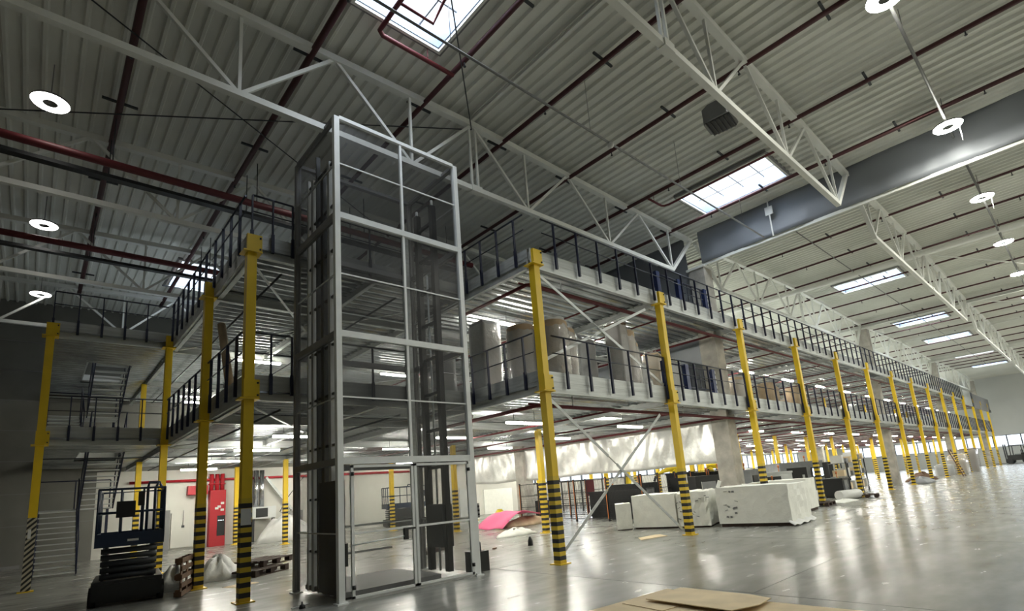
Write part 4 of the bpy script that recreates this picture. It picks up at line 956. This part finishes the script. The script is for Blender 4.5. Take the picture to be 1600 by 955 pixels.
wbox(3.75, 2.0, .75, .7, 1.75, 'dark open rack of wrapped boards between the rolls', 'machine', parts=4)
wbox(4.35, 1.0, .36, .5, 2.05, 'tall brown carton with a red top stripe in the middle bay', 'carddark')
roll(4.95, 1.25, .38, 1.95, 'tall brown wrapped roll in the middle of the bay', 'kraft')
roll(5.6, 1.5, .30, 1.75, 'pale grey wrapped roll at the crossing of the braces', 'kraft')
wbox(6.9, 2.2, .6, .6, 1.35, 'crumpled film-wrapped carton behind the diagonal brace', 'machine')
wbox(7.7, 2.0, .55, .55, 1.75, 'film-wrapped carton left of the second column', 'card', rz=.3)
wbox(9.0, 2.3, 1.0, .7, 1.75, 'white film-wrapped goods right of the second column', 'foam', rz=.1)
wbox(11.0, 2.3, .8, .7, 1.45, 'wrapped low carton near the first concrete column', 'card', rz=.2)
for k in range(5): roll(13.3 + 1.5 * k, 1.8 + .4 * (k % 2), .36, 1.35, ('pale wrapped roll on the lower deck, %s beyond the concrete column' % ORD[k]), 'kraft', film=k < 2)
MB().box(-.11, .11, -.01, .01, 0, .2).thing('paper_label', 'paper', 'yellowish card tag standing at the deck edge in the middle bay', 'tag', (4.4, .10, ZL[1]))
for k in range(12):
    x = 22 + 3.7 * k; wbox(x, 3.2 + (k % 3) * .8, 1.0, .9, 1.1 + .25 * (k % 2), 'dark wrapped carton stack on the far part of the lower deck', 'machine' if k % 2 else 'card', rz=.1 * (k % 3))
for o in [o for o in COL.objects if o.get('label') == 'dark wrapped carton stack on the far part of the lower deck']: o['group'] = 'stacks on the far lower deck'

# ------------------------------------------------------------ machine area beyond the foil
def fence(p, q, n, label, h=1.72):
    p = Vector((*p, 0)); q = Vector((*q, 0)); L = (q - p).length; d = (q - p).normalized(); r = root('guard_fence', label, 'fence', (p.x, p.y, 0), rz=math.atan2(d.y, d.x))
    for k in range(n + 1):
        x = L * k / n; MB().box(x - .03, x + .03, -.03, .03, 0, h).part('post', 'black', r); MB().box(x - .012, x + .012, -.036, -.03, .1, h - .05).part('orange_strip', 'orange', r)
    for k in range(n):
        a, b = L * k / n + .04, L * (k + 1) / n - .04; w = MB()
        for z in (.12, .65, 1.15, h - .06): w.box(a, b, -.01, .01, z - .012, z + .012)
        c = a
        while c < b: w.box(c - .003, c + .003, -.004, .004, .12, h - .06); c += .07
        z = .2
        while z < 1.15: w.box(a, b, -.003, .003, z, z + .006); z += .09
        w.part('mesh_panel', 'black', r)
    return r
fence((8.9, 10.6), (8.9, 3.9), 4, 'black wire guard fence with orange posts between column and foam blocks')
fence((8.95, 4.0), (12.6, 4.0), 3, 'second stretch of black guard fence behind the foam blocks')
fence((12.8, 4.6), (12.8, 1.9), 2, 'guard fence with orange posts behind the largest foam block')
fence((11.0, 12.6), (11.0, 8.4), 4, 'inner black guard fence standing behind the first fence')
fence((15.4, 9.4), (15.4, 14.0), 3, 'black fence farther back under the foil')
def robot(loc, rz, label, s=1.0):
    r = root('robot_arm', label, 'robot', loc, rz=rz)
    MB().lathe((0, 0, 0), [(0, 0), (.3 * s, 0), (.3 * s, .4 * s), (.22 * s, .55 * s), (0, .55 * s)], 20).part('base', 'black', r)
    MB().lathe((0, 0, .55 * s), [(0, 0), (.24 * s, 0), (.26 * s, .2 * s), (.16 * s, .36 * s), (0, .36 * s)], 20).part('shoulder', 'robot', r)
    MB().tube([(0, 0, .85 * s), (.05, 0, 1.1 * s), (.0, 0, 1.5 * s), (-.1 * s, 0, 1.85 * s)], [.17 * s, .14 * s, .12 * s, .16 * s], 14).part('lower_arm', 'robot', r)
    MB().tube([(-.25 * s, 0, 1.9 * s), (.1 * s, 0, 1.92 * s), (.5 * s, 0, 1.8 * s), (.85 * s, 0, 1.6 * s)], [.17 * s, .15 * s, .09 * s, .07 * s], 14).part('upper_arm', 'robot', r)
    MB().tube([(.85 * s, 0, 1.6 * s), (.95 * s, 0, 1.35 * s)], .06 * s, 10).part('gripper', 'black', r)
    MB().tube([(-.3 * s, .1, 1.8 * s), (-.3 * s, .15, 1.2 * s), (-.1, .2, .7 * s)], .035, 8).part('hose', 'black', r)
robot((13.2, 7.6, 0), .6, 'yellow industrial robot arm behind the cross brace', 1.05)
robot((15.3, 6.4, 0), 2.2, 'second yellow robot arm behind the first one', 1.0)
robot((17.6, 5.6, 0), -1.0, 'yellow robot arm glimpsed above the black machines beside the second column')
robot((22.5, 7.5, 0), 1.0, 'bright yellow robot behind the first concrete column, right side', 1.25)
def machine(loc, size, label, rz=0, mt='black', name='machine_cabinet', screen=False, cat='machine'):
    w, d, h = size; r = root(name, label, cat, loc, rz=rz)
    b = MB(); b.prism([(-w / 2, -d / 2), (w / 2, -d / 2), (w / 2, d / 2), (-w / 2, d / 2)], .08, h - .12); b.box(-w / 2 - .03, w / 2 + .03, -d / 2 - .03, d / 2 + .03, h - .16, h - .08); b.part('body', mt, r)
    MB().box(-w / 2 + .03, w / 2 - .03, -d / 2 + .03, d / 2 - .03, 0, .08).part('plinth', 'black', r)
    MB().box(-w * .35, w * .1, -d / 2 - .04, -d / 2 - .0, h * .25, h * .8).part('door', 'machine' if mt == 'black' else 'black', r)
    MB().box(-w * .02, w * .03, -d / 2 - .07, -d / 2 - .04, h * .45, h * .6).part('handle', 'galvbeam', r)
    MB().tube([(w * .3, 0, h - .1), (w * .3, 0, h + .1)], .02, 8).lathe((w * .3, 0, h + .1), [(0, 0), (.04, 0), (.04, .12), (0, .12)], 10).part('beacon', 'orange', r)
    if screen: MB().box(w * .2, w * .48, -d / 2 - .10, -d / 2 - .05, h * .5, h * .78).part('screen_housing', 'black', r); MB().box(w * .22, w * .46, -d / 2 - .105, -d / 2 - .10, h * .54, h * .75).part('screen', 'screen', r)
    return r
machine((10.5, 5.4, 0), (1.4, 1.6, 1.45), 'black machine cabinet behind the fence, left of the foam blocks', .1)
machine((11.6, 3.1, 0), (1.6, 1.4, 1.55), 'black machine housing directly behind the left foam blocks', -.3)
machine((13.6, 3.4, 0), (1.5, 1.3, 1.7), 'black machine with cables behind the second column', .2)
machine((15.2, 3.0, 0), (1.4, 1.2, 1.65), 'dark grey machine between the second column and the concrete column', .1, 'machine')
machine((14.0, 5.2, 0), (1.2, 1.2, 1.75), 'tall black control housing beside the yellow robots', .4)
machine((16.2, 4.6, 0), (1.6, 1.2, 1.6), 'black machine behind the dark grey one near the concrete column', .1)
machine((11.2, 7.2, 0), (1.1, 1.5, 1.2), 'black conveyor housing inside the guard fence', .2)
machine((12.2, 12.2, 0), (1.5, 1.0, .9), 'low dark machine inside the fence near the foil end', .3)
machine((18.2, 3.0, 0), (1.5, 1.0, 1.45), 'pale control cabinet right of the first concrete column', -.6, 'farwall', screen=False)
machine((21.6, 3.2, 0), (2.3, 1.4, 1.85), 'grey machine with a lit operator screen behind the foam blocks', -.65, 'machine', screen=True)
machine((25.0, 4.6, 0), (2.2, 1.4, 1.5), 'grey machine table right of the lit screen', -.6, 'machine')
machine((27.5, 5.0, 0), (3.4, 1.2, 1.75), 'long black-topped machine under the fourth column', -.8, 'black')
MB().prism([(-.8, -.5), (.8, -.5), (.8, .5), (-.8, .5)], 1.6, .06).thing('red_banner', 'redbright', 'red sheet hanging far back under the deck behind the brace', 'banner', (14.2, 9.2, 0)) if False else None
MB().box(-.2, .2, -.02, .02, .9, 1.7).box(-.18, -.14, -.02, .02, 0, .9).box(.14, .18, -.02, .02, 0, .9).thing('red_panel', 'red', 'red panel standing behind the fence at the crossing of the brace', 'panel', (12.4, 9.3, 0), rz=-.7)
def rack(loc, L, h, label, rz=0, seed=0, fill=True, d=.8):
    r = root('storage_rack', label, 'rack', loc, rz=rz); rnd = random.Random(seed)
    for x in (0, L):
        for y in (0, d): MB().box(x - .03, x + .03, y - .03, y + .03, 0, h).part('upright', 'darksteel', r)
    for k in range(3): z = .25 + k * (h - .3) / 2; MB().box(0, L, 0, d, z - .03, z).part('shelf', 'machine', r)
    return r
rack((24.2, .9, 0), 2.4, 1.75, 'grey storage rack standing behind the fifth front column', rz=.15)
rack((21.5, .7, 0), 2.2, 1.6, 'black storage rack by the fourth front column with a white top', rz=.1)
i = 0
for bx, by in ((24.2, .9), (21.5, .7)):
    for k in range(3):
        for s in range(3):
            hh = .22 + .08 * ((k + s) % 3); MB().box(-.25, .25, -.25, .25, 0, hh).thing('parts_bin', ['machine', 'card', 'plastic'][(k + s) % 3], '%s parts bin on the %s shelf of the %s rack, %s from left' % (['grey', 'brown', 'white'][(k + s) % 3], ['bottom', 'middle', 'top'][k], 'grey' if bx > 23 else 'black', ORD[s]), 'bin', (bx + .45 + .68 * s, by + .5, .25 + k * ((1.75 if bx > 23 else 1.6) - .3) / 2 + .001), rz=.12)
# clutter along the front beyond the foam
MB().tube([(0, 0, .22), (2.1, .25, .22)], .21, 18).thing('white_roll', 'plastic', 'long white roll lying on the floor behind the last foam block', 'roll', (16.6, .95, 0))
MB().tube([(0, 0, .2), (1.2, -.4, .2)], .2, 18).thing('white_roll', 'plastic', 'short white tied roll on the floor in front of the long one', 'roll', (17.5, .05, 0))
heap((16.6, -.35, 0), [(-.9, -.3), (.9, -.35), (1.1, .3), (-.7, .4)], .09, 'foam', 'flat white sheet on the floor beside the tied roll', 'sheet', 'white_sheet', 12)
pallet((19.2, -.55, 0), .2, 'wooden pallet lying at the foot of the fifth front column')
pallet((14.6, -.15, 0), .1, 'dark pallet end sticking out right of the last foam block')
machine((20.2, .9, 0), (1.4, .8, .95), 'dark crate between the fourth and fifth front columns', .1, 'black', 'crate', cat='crate')
machine((16.0, 2.2, 0), (1.1, .7, 1.0), 'dark crate behind the white rolls', .0, 'black', 'crate', cat='crate')
heap((31.5, -.2, 0), [(-1.2, -.4), (1.0, -.6), (1.8, .2), (0, .7), (-1.1, .4)], .32, 'machine', 'grey tarpaulin heap right of the tall concrete column', 'heap', 'tarpaulin_heap', 14)
heap((36, .6, 0), [(-1.6, -.5), (1.6, -.6), (1.9, .4), (-1.4, .7)], .45, 'wood', 'heap of reddish timber past the tall concrete column', 'timber', 'timber_heap', 15)
heap((33.5, -.1, 0), [(-1.0, -.3), (1.0, -.3), (1.0, .3), (-1.0, .3)], .12, 'darksteel', 'low pile of black pipes on the floor past the concrete column', 'pipes', 'pipe_pile', 16)
r = root('step_ladder', 'ladder leaning beside the far banded columns', 'ladder', (40.0, -1.0, 0))
for x in (0, .9): MB().bar((x, 0, 0), (x - .2, .5, 1.9), .06, .06).part('rail', 'wood', r)
for k in range(9): MB().bar((-.02 * k, .05 * k + .03, .18 + .19 * k), (.9 - .02 * k, .05 * k + .03, .18 + .19 * k), .05, .04).part('rung', 'yellow', r)
for k, (x, y, h, mt) in enumerate(((46, 0, 1.1, 'kraft'), (48.5, .3, 1.5, 'card'), (51, -.1, 1.9, 'wood'), (44, .5, .8, 'machine'))):
    wbox(x, y, 1.3, 1.1, h, 'stack of brown goods on the far floor, %s toward the far wall' % ORD[k], mt, z=0)
# forklift far right
r = root('forklift', 'dark forklift parked by the far wall at the right edge', 'forklift', (74.5, -1.2, 0), rz=math.radians(80))
MB().box(-1.1, .7, -.5, .5, .35, .95).box(-1.2, -.5, -.5, .5, .45, 1.15).part('body', 'black', r)
for x in (-.8, .6):
    for y in (-.5, .5): MB().tube([(x, y - .1, .3), (x, y + .1, .3)], .3, 16).part('wheel', 'black', r)
c = MB()
for x in (-.7, .4):
    for y in (-.45, .45): c.tube([(x, y, .9), (x * .9, y, 2.0)], .04, 8)
c.box(-.75, .45, -.5, .5, 1.98, 2.05); c.part('cage', 'black', r)
MB().box(.85, .95, -.35, -.25, .1, 2.2).box(.85, .95, .25, .35, .1, 2.2).part('mast', 'darksteel', r); MB().box(.95, 1.9, -.32, -.22, .06, .1).box(.95, 1.9, .22, .32, .06, .1).part('fork', 'darksteel', r)
MB().box(-.5, .1, -.25, .25, .95, 1.05).box(-.55, -.45, -.25, .25, 1.05, 1.5).part('seat', 'machine', r)
# small box on the smoke curtain
MB().box(-.02, .02, -.12, .12, -.14, .14).box(-.012, .012, -.02, .02, .14, .85).box(-.012, .012, -.02, .02, -.9, -.14).thing('control_box', 'paper', 'small white box with a strip hanging on the smoke curtain', 'control box', (9.6, -1.92, 9.95))
